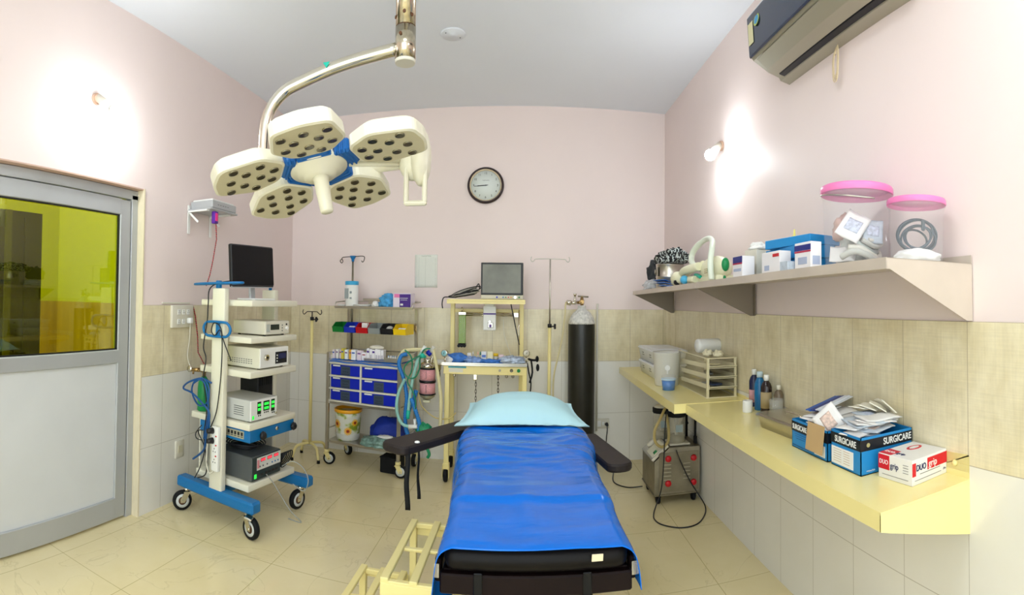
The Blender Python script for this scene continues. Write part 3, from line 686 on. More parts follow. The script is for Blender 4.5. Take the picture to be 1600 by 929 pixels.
def device(name, label, cat, u, v, z, size, rz=0.0, cm=m_offwhite, fm=None):
    """A boxed instrument: front faces the trolley's front (+x locally)."""
    t = thing(name, label, cat, cw(u, v, z), CA + rz)
    for sx in (-1, 1):
        for sy in (-1, 1):
            b = MB(); b.cyl((sx * (size[0] / 2 - .03), sy * (size[1] / 2 - .03), 0), (sx * (size[0] / 2 - .03), sy * (size[1] / 2 - .03), .009), .01, seg=12); obj('rubber_foot', b, m_rubber, t)
    b = MB(); b.box((0, 0, size[2] / 2 + .008), size, .004); obj('case', b, cm, t)
    b = MB(); b.box((size[0] / 2 + .003, 0, size[2] / 2 + .008), (.006, size[1] - .004, size[2] - .004), .002); f = obj('front_panel', b, fm or cm, t)
    return t, f, size[0] / 2 + .0062
def onface(name, f, x, y, z, s, m_, lens=False, parent=None):
    b = MB(); b.box((x, y, z), (.0014 if not lens else .01, s[0], s[1]), .0005); return obj(name, b, m_, f)
def dial(f, x, y, z, r, m_, l=.012, name='dial'):
    b = MB(); b.cyl((x - .0005, y, z), (x + l, y, z), r, r * .92, 20); return obj(name, b, m_, f)
t, f, X = device('camera_control_unit', 'slim white instrument box with dark display on the second trolley shelf', 'medical device', .07, .02, 1.1605, (.27, .25, .085))
onface('display', f, X, -.03, .055, (.09, .035), mat('lcd_dark', '#2c3330', .2)); onface('label', f, X, -.10, .05, (.035, .05), mat('label_grey', '#b9bcb4')); dial(f, X, .09, .045, .012, m_white); dial(f, X, .09, .07, .006, m_black, .004, 'button')
for k in range(3): dial(f, X, .045, .03 + k * .018, .004, m_dkgrey, .003, 'button')
t, f, X = device('light_source', 'deep cream light source box with round port on the third trolley shelf', 'medical device', .065, -.025, .9565, (.31, .29, .125), 0, m_cream, m_white)
dial(f, X, -.09, .075, .02, m_chrome, .014, 'light_port'); dial(f, X, -.09, .075, .009, m_black, .016, 'port_hole'); b = MB(); b.box((X, .065, .065), (.003, .12, .075), .001); d_ = obj('display_panel', b, m_black, f)
b = MB(); b.box((X + .002, .075, .075), (.0012, .075, .035)); obj('display', b, mat('lcd_blue', '#20265a', .2), d_)
for k in range(3):
    b = MB(); b.cyl((X, .02, .045 + k * .018), (X + .005, .02, .045 + k * .018), .0045, seg=12); obj('button', b, m_white, d_)
b = MB()
for k in range(11):
    for j in range(3): b.box((-.11 + .02 * k, -.1455, .035 + .012 * j), (.012, .001, .004))
obj('side_vents', b, m_dkgrey, t)
t, f, X = device('insufflator', 'grey white insufflator with green lit displays above the blue drawer', 'medical device', .065, -.115, .6445, (.30, .26, .125), 0, mat('light_grey_enamel', '#c9cac6', .4), m_white)
m_lit = mat('green_lit_display', '#25c23a', .4, emit=1.2); m_dk = mat('display_dark', '#0c2a14', .3)
for y, w_, h_ in ((-.05, .035, .075), (.02, .06, .06), (.085, .035, .075)):
    b = MB(); b.box((X, y, .082 if h_ > .07 else .088), (.0016, w_, h_)); dd = obj('display_window', b, m_dk, f)
    for k in range(2):
        b = MB(); b.box((X + .0014, y, .100 - k * .026), (.0012, w_ * .75, .016)); obj('lit_digits', b, m_lit, dd)
    for k in range(int(w_ / .016)):
        b = MB(); b.box((X + .001, y - w_ / 2 + .012 + k * .017, .036 if h_ > .07 else .048), (.002, .009, .008)); obj('button', b, m_dk, dd)
onface('power_switch', f, X, -.105, .03, (.018, .022), m_lit); dial(f, X, .11, .03, .008, m_chrome, .01, 'gas_port')
b = MB()
for k in range(5): b.box((.06, -.1305, .04 + .013 * k), (.08, .001, .004))
obj('side_vents', b, m_dkgrey, t)
t = thing('black_unit', 'black upright box standing behind the insufflator on the trolley', 'box', cw(-.03, .104, .6445), CA)
b = MB(); b.box((0, 0, .125), (.16, .16, .25), .006); obj('case', b, mat('matt_black', '#0e0e12', .6), t)
b = MB()
for k in range(6): b.box((.081, -.06 + .024 * k, .2), (.001, .012, .06))
obj('slots', b, m_rubber, t)
t, f, X = device('electrosurgical_unit', 'grey electrosurgical unit with red digits on the bottom trolley shelf', 'medical device', .06, -.085, .2815, (.32, .28, .145), 0, m_dkgrey, mat('dark_teal_panel', '#24343a', .35))
b = MB(); b.box((X, .02, .105), (.0016, .235, .075)); pn = obj('control_panel', b, mat('panel_white', '#d8dad6', .4), f)
m_digit = mat('red_lit_digits', '#ff3040', .4, emit=1.6)
for y in (-.04, .025, .09):
    b = MB(); b.box((X + .0014, y, .125), (.0014, .045, .020)); dd = obj('digit_window', b, m_rubber, pn)
    b = MB(); 
    for k in range(3): b.box((X + .0026, y - .014 + .014 * k, .125), (.001, .009, .013))
    obj('digits', b, m_digit, dd)
for y in (-.07, -.04, .0, .05, .08, .11):
    b = MB(); b.cyl((X, y, .088), (X + .004, y, .088), .005, seg=10); obj('button', b, m_dkgrey if y < .04 else m_blue, pn)
b = MB(); b.box((X + .001, -.085, .105), (.0016, .02, .05)); obj('red_panel', b, mat('pale_red', '#d88a92'), pn)
for y in (-.05, -.005, .03, .065, .1):
    b = MB(); b.box((X, y, .035), (.006, .026, .016), .003); obj('outlet', b, m_black, f)
onface('power_switch', f, X, -.11, .035, (.022, .026), m_lit)

# gas cylinder on the trolley, its regulator and hose
t = thing('small_gas_cylinder', 'small green gas cylinder standing at the back of the trolley', 'gas cylinder', cw(-.226, -.205, .6445), CA)
b = MB(); b.lathe([(.0001, .0), (.038, .0), (.042, .008), (.042, .15), (.037, .19), (.022, .215), (.016, .225), (.0001, .226)]); obj('bottle', b, mat('green_enamel', '#0b8a45', .3), t)
b = MB(); b.cyl((0, 0, .222), (0, 0, .26), .012).box((0, 0, .268), (.03, .04, .03), .003).cyl((-.03, -.02, .268), (-.085, -.03, .262), .013).cyl((-.075, -.03, .262), (-.075, -.03, .235), .007).cyl((.0, -.02, .268), (-.0, -.06, .268), .008); b.slot(1).lathe([(.0001, 0), (.022, 0), (.022, .01), (.0001, .01)], (-.1, -.035, .268), 20, Euler((PI / 2, 0, 0)).to_matrix().to_4x4()); obj('regulator', b, [mat('brass', '#a8895a', .3, 1.0), m_chrome], t)
t = thing('blue_hose', 'blue hose coiled around the regulator and hanging down the trolley side', 'hose', cw(-.10, -.345, .36), CA)
def carthose(name, pts, r, m_, parent, seg=8):
    b = MB(); b.tube([cw(p[0] + (.022 if p[1] < -.2 else 0), p[1], p[2]) for p in pts], r, seg, 6); return wobj(name, b, m_, parent)
m_bhose = mat('dark_blue_hose', '#12508f', .35)
carthose('hose', [(-.035, -.35, .87), (-.127, -.345, .886), (-.23, -.36, .85), (-.296, -.345, .80), (-.196, -.36, .786), (-.088, -.37, .738), (-.03, -.365, .68), (-.055, -.365, .54), (-.08, -.36, .45), (-.19, -.345, .365)], .0065, m_bhose, t)
carthose('hose_loop', [(-.198, -.35, .844), (-.11, -.35, .888), (-.045, -.36, .84), (-.055, -.36, .75), (-.134, -.35, .714), (-.195, -.345, .753), (-.209, -.35, .813), (-.17, -.35, .87), (-.08, -.36, .86), (-.05, -.355, .70), (-.08, -.36, .52)], .0055, m_bhose, t)
t = thing('black_cable', 'black cable draped down the near post of the trolley', 'cable', cw(-.06, -.345, .28), CA)
carthose('cable', [(.03, -.07, 1.49), (-.0, -.25, 1.50), (-.065, -.34, 1.46), (-.075, -.35, 1.355), (-.08, -.35, 1.254), (-.11, -.35, 1.091), (-.09, -.345, 1.013), (-.104, -.35, .889), (-.07, -.35, .702), (-.09, -.35, .531), (-.05, -.36, .389), (-.07, -.35, .30), (-.16, -.33, .25)], .004, m_black, t)
t = thing('hanging_cable', 'black cable looped through the blue oval hanger on the trolley post', 'cable', cw(.03, -.345, .6), CA)
carthose('cable', [(.11, -.33, 1.02), (.06, -.348, 1.14), (.035, -.352, 1.22), (-.02, -.352, 1.24), (-.035, -.356, 1.19), (-.01, -.352, 1.165), (.03, -.352, 1.20), (.05, -.352, 1.16), (.05, -.348, 1.04), (.036, -.345, .867), (.012, -.348, .70), (-.03, -.352, .60)], .0035, m_black, t)
t = thing('power_strip', 'white power strip mounted upright on the near post of the trolley', 'power strip', cw(.035, -.332, .34), CA)
b = MB(); b.box((0, -.014, .135), (.056, .028, .27), .006, seg=2); obj('case', b, m_white, t)
for z in (.06, .125):
    b = MB()
    for dx, dz in ((0, .014), (-.009, -.004), (.009, -.004)): b.box((dx, -.0285, z + dz), (.005, .002, .006))
    obj('socket_holes', b, m_black, t)
for z in (.095, .16, .215): 
    b = MB(); b.box((0.012, -.0285, z), (.012, .003, .008), .001); obj('switch', b, m_red, t)
for z in (.185, .245):
    b = MB(); b.lathe([(.0001, .04), (.014, .038), (.02, .0)], (-.016, -.0285, z), 16, Euler((PI / 2, 0, -.3)).to_matrix().to_4x4()); obj('plug', b, m_black, t)
t = thing('strip_cable', 'white cable leaving the foot of the power strip', 'cable', cw(-.0, -.345, .31), CA)
carthose('cable', [(0.0, -.35, .338), (-.03, -.36, .322), (-.05, -.362, .38), (-.045, -.364, .47), (-.04, -.362, .53)], .004, m_offwhite, t)
t = thing('plug_cables', 'pair of black cables curving from the plugs of the power strip', 'cable', cw(-.1, -.345, .25), CA)
b = MB(); b.tube([cw(-.03, -.40, .585), cw(-.07, -.395, .575), cw(-.09, -.37, .54), cw(-.05, -.36, .46), cw(-.09, -.355, .34), cw(-.15, -.345, .25)], .0035, 8, 5); b.tube([cw(-.03, -.40, .525), cw(-.09, -.39, .52), cw(-.12, -.37, .545), cw(-.08, -.36, .60)], .0035, 8, 5); wobj('cable', b, m_black, t)
t = thing('probe_cable', 'thin grey cable looping from the electrosurgical unit down to the castor', 'cable', cw(.3, 0, .2), CA)
carthose('cable', [(.235, .06, .32), (.30, .08, .36), (.37, .10, .33), (.40, .12, .25), (.36, .13, .17), (.28, .12, .20)], .003, mat('grey_cable', '#a7a9a4', .5), t)
b = MB(); carthose('cable_tail', [(.235, -.10, .31), (.26, -.05, .24), (.36, -.02, .10), (.40, .05, .01), (.30, .05, .006)], .003, mat('grey_cable', '#a7a9a4', .5), t)
t = thing('cable_coil', 'black cables heaped on top of the grey electrosurgical unit', 'cable', cw(.02, -.08, .436), CA)
b = MB()
for k in range(5):
    rr = .07 + .012 * k; b.tube([cw(.03 + rr * math.cos(a) * 1.2, -.07 + rr * math.sin(a), .443 + .007 * k + .004 * math.sin(2 * a + k)) for a in [2 * PI * j / 10 for j in range(10)]], .0042, 8, 3, closed=True)
wobj('cable_loops', b, m_black, t)
t = thing('cable_bundle', 'black cables bunched over the far edge of the bottom trolley shelf', 'cable', cw(.16, .16, .2815), CA)
b = MB()
for k in range(6):
    rr = .035 + .008 * k; b.tube([cw(.16 + .01 * k + rr * .4 * math.cos(a), .14 + rr * math.sin(a) * .7, .345 + rr * math.cos(a)*.8) for a in [2 * PI * j / 8 for j in range(8)]], .0042, 8, 3, closed=True)
wobj('cable_loops', b, m_black, t)

# ------------------------------------------------------------------ drip stands
def drip_stand(name, label, base, z_joint, z_top, arm, hook_ang, foot_r, m_top, legs=4, leg_ang=0.0, stagger=None):
    t = thing(name, label, 'drip stand', base, 0, None)
    b = MB(); b.tube([(0, 0, .12), (0, 0, z_joint)], .014, 16, 1); obj('pole', b, m_yellow, t)
    b = MB(); b.cyl((0, 0, z_joint - .01), (0, 0, z_joint + .02), .017, seg=16); obj('collar', b, m_black, t)
    b = MB()
    for k in range(3):
        a = k * 2 * PI / 3; b.sphere((.04 + .003, .014 * math.cos(a), z_joint + .0 + .014 * math.sin(a)), .011, seg=10)
    b.cyl((.01, 0, z_joint), (.045, 0, z_joint), .006, seg=10); obj('clamp_knob', b, m_black, t)
    b = MB(); b.cyl((0, 0, z_joint), (0, 0, z_top), .006, seg=12); obj('rod', b, m_top, t)
    ca, sa = math.cos(hook_ang), math.sin(hook_ang); b = MB()
    H = [(-arm, 0, z_top + .02), (-arm - .006, 0, z_top - .005), (-arm + .006, 0, z_top - .022), (-arm + .022, 0, z_top - .012), (-arm + .035, 0, z_top + .0), (-.03, 0, z_top + .002), (.03, 0, z_top + .002), (arm - .035, 0, z_top + .0), (arm - .022, 0, z_top - .012), (arm - .006, 0, z_top - .022), (arm + .006, 0, z_top - .005), (arm, 0, z_top + .02)]
    b.tube([(x * ca, x * sa, z) for x, y, z in H], .004, 8, 4); obj('hook_bar', b, m_top, t)
    for k in range(legs):
        a = leg_ang + k * 2 * PI / legs; x, y = math.cos(a), math.sin(a); b = MB()
        b.tube([(x * .01, y * .01, .135), (x * foot_r * .45, y * foot_r * .45, .13), (x * foot_r * .8, y * foot_r * .8, .11), (x * foot_r, y * foot_r, .02)], .012, 10, 3); lg = obj('leg', b, m_yellow, t)
        b = MB(); b.cyl((x * foot_r, y * foot_r, 0), (x * foot_r, y * foot_r, .028), .014, .012, 12); obj('rubber_foot', b, m_rubber, lg)
    return t
m_dhook = mat('dark_hook_metal', '#4a4038', .35, .6)
t = drip_stand('drip_stand', 'pale yellow drip stand with dark double hook left of the drawer trolley', (-1.83, 4.14, 0), 1.22, 1.285, .085, 0.0, .17, m_dhook, 4, math.radians(-40))
t = drip_stand('drip_stand', 'tall pale yellow drip stand with steel double hook beside the black gas cylinder', (.203, 4.22, 0), 1.20, 1.755, .155, .0, .17, m_steel, 4, math.radians(35))

# ------------------------------------------------------------------ large gas cylinder
t = thing('gas_cylinder', 'tall black gas cylinder with a white shoulder against the back wall', 'gas cylinder', (.478, 4.30, 0))
b = MB(); b.lathe([(.0001, .0), (.10, .0), (.113, .02), (.113, 1.215), (.1125, 1.22)], (0, 0, 0), 48); obj('body', b, m_cyl, t)
b = MB(); b.lathe([(.1128, 1.215), (.112, 1.235), (.10, 1.27), (.075, 1.31), (.045, 1.335), (.035, 1.345), (.035, 1.37), (.028, 1.375), (.0001, 1.375)], (0, 0, 0), 40); obj('shoulder', b, mat('chipped_white_paint', '#d8d6cf', .4, var=.35, vscale=40), t, 'white shoulder')
b = MB(); b.cyl((0, 0, 1.37), (0, 0, 1.44), .014).cyl((0, 0, 1.40), (-.03, -.01, 1.40), .013).box((0, 0, 1.405), (.035, .03, .035), .003).cyl((0, 0, 1.44), (0, 0, 1.455), .008); obj('valve', b, mat('brass', '#a8895a', .3, 1.0), t)
b = MB(); b.cyl((-.035, 0, 1.452), (.055, 0, 1.447), .007, seg=12); b.box((.04, 0, 1.447), (.03, .012, .012), .003); obj('valve_handle', b, m_steel_d, t)
b = MB(); b.cyl((-.03, 0, 1.40), (-.10, -.01, 1.395), .014).cyl((-.06, -.005, 1.38), (-.06, -.005, 1.46), .009).cyl((-.06, -.005, 1.46), (-.06, -.005, 1.475), .014).cyl((-.095, -.01, 1.395), (-.13, -.015, 1.40), .022); obj('regulator', b, m_chrome, t)
t = thing('gas_hose', 'pale rubber hose curving down from the regulator of the black cylinder', 'hose', (.22, 4.19, .45))
b = MB(); b.tube([(.345, 4.285, 1.40), (.335, 4.25, 1.38), (.33, 4.22, 1.30), (.318, 4.2, 1.22), (.303, 4.19, 1.09), (.267, 4.185, .931), (.24, 4.18, .80), (.235, 4.18, .64), (.25, 4.19, .40)], .0075, 10, 6); wobj('hose', b, mat('pale_rubber', '#cfc294', .5), t)

# ------------------------------------------------------------------ drawer trolley
TA = math.radians(-10.4); TO = Vector((-1.635, 4.06, 0))
def tw(x, y, z): return (TO.x + x * math.cos(TA) - y * math.sin(TA), TO.y + x * math.sin(TA) + y * math.cos(TA), z)
t = thing('drawer_trolley', 'steel emergency trolley with six blue drawers against the back wall', 'trolley', TO, TA)
W_, D_ = .665, .34
for x in (0, W_):
    for y in (0, D_):
        b = MB(); b.box((x, y, .53 if y == 0 else .73), (.026, .026, .84 if y == 0 else 1.22), .003); obj('post', b, m_steel, t)
for z in (.195, .525, .875):
    b = MB(); b.box((W_ / 2, D_ / 2, z), (W_ - .002, D_ - .002, .022), .002); obj('shelf', b, m_steel, t)
b = MB(); b.tube([(0, 0, .945), (0, D_, .955), (W_, D_, .955), (W_, 0, .945)], .005, 8, 1); obj('guard_rail', b, m_steel, t)
for x in (0, W_):
    b = MB(); b.tube([(x, 0, .30), (x, D_, .30)], .005, 8, 1); obj('side_bar', b, m_steel, t)
b = MB(); b.box((W_ / 2, D_ / 2 + .0, .70), (W_ - .03, D_ - .03, .325), .003); obj('drawer_housing', b, mat('housing_white', '#dcd8c6', .4), t)
for cxd, wd in ((.172, .288), (.485, .315)):
    for k in range(3):
        z = .805 - k * .105
        b = MB(); b.box((cxd, .006, z), (wd, .014, .085), .003); dw = obj('drawer', b, m_royal, t, 'royal blue drawer front')
        b = MB(); b.box((cxd - wd * .30, -.004, z + .035), (.07, .008, .012), .002); obj('handle_tab', b, m_white, dw)
        if not (cxd > .4 and k == 0):
            b = MB(); b.box((cxd + .0, -.0016, z - .002), (.09, .001, .076)); lb = obj('label', b, mat('grey_tape', '#3d4a5c', .4), dw)
            for q_, (zo, ww) in enumerate(((.018, .065), (-.008, .055), (-.028, .07))):
                scribble('lettering', ww, .015, mat('tape_ink', '#10131c'), lb, (cxd, -.0026, z - .002 + zo), FACE_NY, 6, k * 7 + q_ + int(cxd * 10))
b = MB(); b.box((.318, .0, .70), (.016, .016, .32), .002).box((W_ / 2, .0, .862), (W_ - .03, .014, .012)).box((W_ / 2, .0, .543), (W_ - .03, .014, .012))
for k in range(2): b.box((W_ / 2, .0, .7525 - k * .105), (W_ - .03, .013, .014))
obj('drawer_frame', b, m_offwhite, t)
for x, y, a in ((0.0, .0, 200), (W_, 0, 190), (0.0, D_, 150), (W_, D_, 100)):
    castor(t, x, y, math.radians(a), .052, .125, m_yellow, m_wwhite, m_rubber, off=.022)
UX0, UX1, UY = -.045, .70, .16
b = MB(); b.box(((UX0 + UX1) / 2, (UY + D_) / 2 + .01, 1.335), (UX1 - UX0, D_ - UY + .03, .014), .002); b.box(((UX0 + UX1) / 2, UY, 1.332), (UX1 - UX0, .006, .022)); us = obj('upper_shelf', b, m_steel, t)
b = MB(); b.tube([(UX0, UY, 1.335), (UX0, UY + .02, 1.375), (UX0, D_, 1.385), (UX1, D_, 1.385), (UX1, UY + .02, 1.375), (UX1, UY, 1.335)], .0045, 8, 1); obj('shelf_rail', b, m_steel, us)
b = MB(); b.box((W_ / 2, D_ - .02, 1.165), (W_ + .03, .008, .05), .002); obj('bin_rail', b, m_steel, t)
b = MB(); b.cyl((.03, D_, .93), (.03, D_, 1.76), .009, seg=14); obj('drip_pole', b, m_steel_d, t)
b = MB(); b.lathe([(.012, 0), (.014, .02), (.028, .045), (.028, .052), (.0001, .053)], (.03, D_, 1.745), 20); pt = obj('pole_cap', b, m_blue, t)
b = MB(); b.tube([(-.085, D_, 1.775), (-.105, D_, 1.755), (-.09, D_, 1.735), (-.075, D_, 1.75), (-.08, D_, 1.785), (.03, D_, 1.79), (.14, D_, 1.79), (.145, D_, 1.755), (.13, D_, 1.738), (.12, D_, 1.752)], .0038, 8, 5); obj('hook_bar', b, m_dhook, pt)

# six bins
binc = [('green', '#0c7a2e'), ('blue', '#1530b8'), ('red', '#c0101a'), ('grey', '#8d9391'), ('black', '#17171a'), ('yellow', '#f2cc14')]
for k, (cn, ch) in enumerate(binc):
    t = thing('storage_bin', cn + ' open plastic bin hooked on the rail of the drawer trolley', 'storage bin', tw(.015 + k * .118, .20, 1.115), TA, 'small coloured bins on the trolley rail')
    b = MB(); M = mat('bin_' + cn, ch, .35)
    o_pts = [(-.05, .0), (.05, 0), (.054, .055), (.054, .09), (-.054, .09)]
    # open box with a low front lip
    for sx in (-1, 1): b.prism([(-.075, 0), (.09, 0), (.09, .085), (-.03, .085), (-.085, .045)], sx * .054 - .0015, sx * .054 + .0015, Matrix(((0, 0, 1, 0), (1, 0, 0, 0), (0, 1, 0, 0), (0, 0, 0, 1))))
    b.box((0, .008, .0015), (.108, .165, .003)).box((0, .0895, .042), (.108, .003, .085)).box((0, -.081, .022), (.108, .003, .046), rot=(.22, 0, 0)).box((0, -.086, .045), (.114, .008, .006), .002)
    obj('bin_body', b, M, t)
cont = {1: ('white sachet lying in the blue bin', m_paper), 2: ('white carton standing in the red bin', m_paper), 3: ('pale wrapped swabs lying in the grey bin', m_paper), 4: ('grey sachet lying in the black bin', m_frost), 5: ('white strip lying in the yellow bin', m_paper)}
for k, (lb, M) in cont.items():
    b = MB()
    if k == 2: b.box((0, 0, .045), (.055, .035, .07), .002)
    elif k == 3:
        for a in (-.4, .3, 1.2): b.box((0, 0, .03), (.075, .012, .01), .004, rot=(0, 0, a))
    elif k == 4: b.sphere((0, 0, .035), .035, (1, .8, .8))
    else: b.box((0, -.02, .035), (.07, .05, .012), .004, rot=(.5, 0, .1))
    o = obj('sachet' if k != 2 else 'small_carton', b, M, loc=tw(.015 + k * .118, .19, 1.1195), rot=(0, 0, TA)); tag(o, lb, 'packet')

# upper shelf contents
t = thing('lidded_jar', 'white plastic jar with a blue lid on the top shelf of the drawer trolley', 'jar', tw(.085, .235, 1.3425), TA)
b = MB(); b.lathe([(.0001, 0), (.056, 0), (.058, .006), (.058, .185), (.054, .19)], (0, 0, 0), 36); obj('body', b, m_white, t)
b = MB(); b.lathe([(.0595, .186), (.0605, .19), (.0605, .215), (.057, .22), (.0001, .22)], (0, 0, 0), 36); obj('lid', b, mat('sky_blue_plastic', '#38a8d8', .35), t)
b = MB(); b.box((-.02, -.0575, .11), (.04, .003, .09)); b.box((.02, -.0572, .12), (.02, .003, .02)).box((.02, -.0572, .07), (.02, .003, .015)); obj('label_print', b, mat('jar_print', '#9aa4a6', .5), t)
t = thing('steel_tray', 'flat white edged tray on the top shelf of the drawer trolley', 'tray', tw(.20, .215, 1.3425), TA)
b = MB(); b.lathe([(.0001, .002), (.05, .002), (.06, .014), (.064, .016), (.062, .010), (.052, 0), (.0001, 0)], (0, 0, 0), 28, Matrix.Diagonal((1.3, .9, 1, 1))); obj('dish', b, m_white, t)
t = thing('petri_dish', 'small white dish at the left end of the trolley top shelf', 'dish', tw(-.008, .215, 1.3425), TA)
b = MB(); b.lathe([(.0001, 0), (.034, 0), (.036, .012), (.033, .012), (.031, .004), (.0001, .004)], (0, 0, 0), 28); obj('dish', b, m_white, t)
def lump(nm, label, cat, loc, size, M, seed=0, rough=.5, sub=4, group=None, freq=6.0, amp=.25, kind=None):
    """A crumpled soft thing: a rounded blob folded by noise, flat underneath."""
    b = bmesh.new(); bmesh.ops.create_icosphere(b, subdivisions=sub, radius=1.0)
    for v in b.verts:
        n = v.co.normalized(); k = 1 + amp * noise.noise(n * freq * .35 + Vector((seed, 0, 0))) + amp * .8 * abs(noise.noise(n * freq + Vector((0, seed, 0))))
        p = n * k; p.z = max(p.z, -.55); v.co = Vector((p.x * size[0], p.y * size[1], (p.z + .55) * size[2]))
    mb = MB(); mb._merge(b, None, True); o = obj(nm, mb, M, loc=loc); tag(o, label, cat, group, kind); return o
lump('cap_bundle', 'blue crumpled surgical caps on the top shelf of the drawer trolley', 'cap bundle', tw(.445, .24, 1.3425), (.078, .065, .07), mat('cap_blue', '#4fa6dc', .8, var=.3, vscale=30), 3, amp=.4, freq=9)
lump('cotton_ball', 'white cotton wad beside the blue caps on the trolley top shelf', 'cotton', tw(.34, .20, 1.3425), (.03, .03, .03), m_white, 5)
def carton(nm, label, loc, size, rz, M, face_m=None, cat='box', group=None, letter=None, faces=()):
    t = thing(nm, label, cat, loc, rz, group)
    b = MB(); b.box((0, 0, size[2] / 2), size, .0015); obj('carton', b, M, t)
    for (nmf, c, s, mm) in faces:
        b = MB(); b.box(c, s); obj(nmf, b, mm, t)
    return t
carton('glove_box', 'purple and white glove box on the top shelf of the drawer trolley', tw(.595, .225, 1.3425), (.16, .09, .115), TA, mat('carton_lilac', '#e6dcea', .5), faces=[('purple_band', (.03, -.0455, .055), (.10, .001, .107), m_purple), ('pink_band', (-.045, -.0455, .095), (.05, .001, .03), m_pinkp), ('print', (.02, -.0465, .075), (.07, .0006, .004), m_white), ('print', (.02, -.0465, .06), (.06, .0006, .003), m_white), ('print', (-.0, -.0465, .022), (.025, .0006, .016), m_white)])
t = thing('file_stack', 'two pale folded trays stacked behind the caps on the trolley top shelf', 'trays', tw(.30, .31, 1.3425), TA)
b = MB(); b.box((0, 0, .01), (.24, .05, .018), .003); obj('tray', b, m_frost, t)
b = MB(); b.box((-.02, .0, .06), (.22, .05, .02), .003).box((0, 0, .035), (.16, .03, .034)); obj('tray', b, m_steel, t)

# main top: blue liner, cartons, tray
b = MB(); b.surf(lambda u, v: (.012 + u * (W_ - .03), -.012 + v * (D_ - .02), .8895 + .004 * math.sin(u * 17) * (1 - v) - (.018 if v < .02 else 0)), 40, 10, .001)
t = obj('tray_liner', b, m_sheetcloth, loc=TO, rot=(0, 0, TA)); tag(t, 'blue cloth liner spread over the top of the drawer trolley', 'cloth')
bx = [(.03, .022, .075, '#e9dce4'), (.06, .02, .08, '#f0efe8'), (.088, .02, .078, '#e3d0dc'), (.118, .024, .09, '#d9c84a'), (.15, .03, .08, '#e8eef2'), (.185, .024, .082, '#e8b238'), (.225, .04, .085, '#eceef2'), (.275, .04, .08, '#e8d8e0'), (.315, .038, .068, '#f0eef0')]
for k, (x, w_, h_, c) in enumerate(bx):
    t = carton('medicine_carton', ['pale pink', 'plain white', 'lilac', 'yellow', 'light blue', 'amber', 'white and blue', 'rose edged white', 'small square white'][k] + ' medicine carton in the left row on the drawer trolley top', tw(x, .055 + .01 * (k % 3), .894), (w_, .05, h_), TA, mat('carton_%d' % k, c, .5), group='medicine cartons on the drawer trolley', faces=[('print', (0, -.0254, h_ * .7), (w_ * .7, .0006, h_ * .14), mat('carton_print_%d' % (k % 3), ['#3a5fae', '#6d3a8c', '#a8505a'][k % 3]))])
t = thing('sachet_tray', 'steel tray of upright white cartons on the middle of the drawer trolley top', 'tray', tw(.415, .115, .8945), TA + .15)
b = MB(); b.box((0, 0, .002), (.19, .13, .003)).box((0, -.066, .012), (.2, .003, .022), rot=(.3, 0, 0)).box((0, .066, .012), (.2, .003, .022), rot=(-.3, 0, 0)).box((.098, 0, .012), (.003, .13, .022)).box((-.098, 0, .012), (.003, .13, .022)); obj('tray', b, m_steel, t)
for k in range(6):
    carton('tall_carton', ['first', 'second', 'third', 'fourth', 'fifth', 'sixth'][k] + ' from the left of the upright white cartons in the steel tray', tw(.335 + k * .026, .11 + .004 * (k % 2), .899), (.024, .07, .095 - .004 * (k % 3)), TA + .15, mat('carton_white', '#efedf0', .5), group='upright cartons in the steel tray', faces=[('purple_print', (0, -.0354, .068), (.02, .0006, .016), m_purple)] if k in (0, 2) else [('grey_print', (0, -.0354, .03), (.014, .0006, .03), mat('pale_grey_print', '#c0bcc8'))])
lump('cotton_roll', 'soft cream cotton roll lying on the upright cartons', 'cotton', tw(.40, .12, .992), (.06, .035, .02), m_offwhite, 8, amp=.1)
t = thing('instrument_tray', 'low tray with small ampoules at the right end of the drawer trolley top', 'tray', tw(.575, .13, .8945), TA)
b = MB(); b.box((0, 0, .004), (.14, .16, .006), .002).box((0, -.08, .018), (.14, .004, .034)).box((0, .08, .018), (.14, .004, .034)).box((.07, 0, .018), (.004, .16, .034)).box((-.07, 0, .018), (.004, .16, .034)); obj('tray', b, m_steel, t)
for k in range(6):
    b = MB(); b.cyl((0, 0, 0), (0, 0, .034), .0085, seg=12); b.slot(1).cyl((0, 0, .034), (0, 0, .042), .0075, seg=12); o = obj('ampoule', b, [m_white, mat('ampoule_cap_%d' % (k % 2), ['#9db8d8', '#d8dce0'][k % 2])], loc=tw(.52 + k * .021, .10, .902), rot=(0, 0, 0)); tag(o, 'small capped ampoule in the low tray on the drawer trolley', 'ampoule', 'ampoules in the low tray')

# lower shelf
m_bucketp = bpy.data.materials.new('sunflower_print'); m_bucketp.use_nodes = True
nt = m_bucketp.node_tree; N = nt.nodes; L = nt.links; bs = N['Principled BSDF']; bs.inputs['Roughness'].default_value = .35
tc = N.new('ShaderNodeTexCoord'); n1 = N.new('ShaderNodeTexNoise'); n1.inputs['Scale'].default_value = 12; L.new(tc.outputs['Object'], n1.inputs[0])
rp = N.new('ShaderNodeValToRGB'); L.new(n1.outputs[0], rp.inputs[0]); e = rp.color_ramp.elements; e[0].position = .38; e[0].color = (*S('#8a9a2c'), 1); e[1].position = .62; e[1].color = (*S('#dcdcd0'), 1); z_ = e.new(.45); z_.color = (*S('#c8cfa0'), 1); z_ = e.new(.5); z_.color = (*S('#d8d8cc'), 1)
L.new(rp.outputs[0], bs.inputs[0])
t = thing('sunflower_bucket', 'sunflower printed plastic bucket with an orange rim on the lower trolley shelf', 'bucket', tw(.128, .13, .2065), TA)
b = MB(); b.lathe([(.0001, 0), (.095, 0), (.10, .01), (.112, .20), (.113, .235)], (0, 0, 0), 44); bk = obj('body', b, m_bucketp, t)
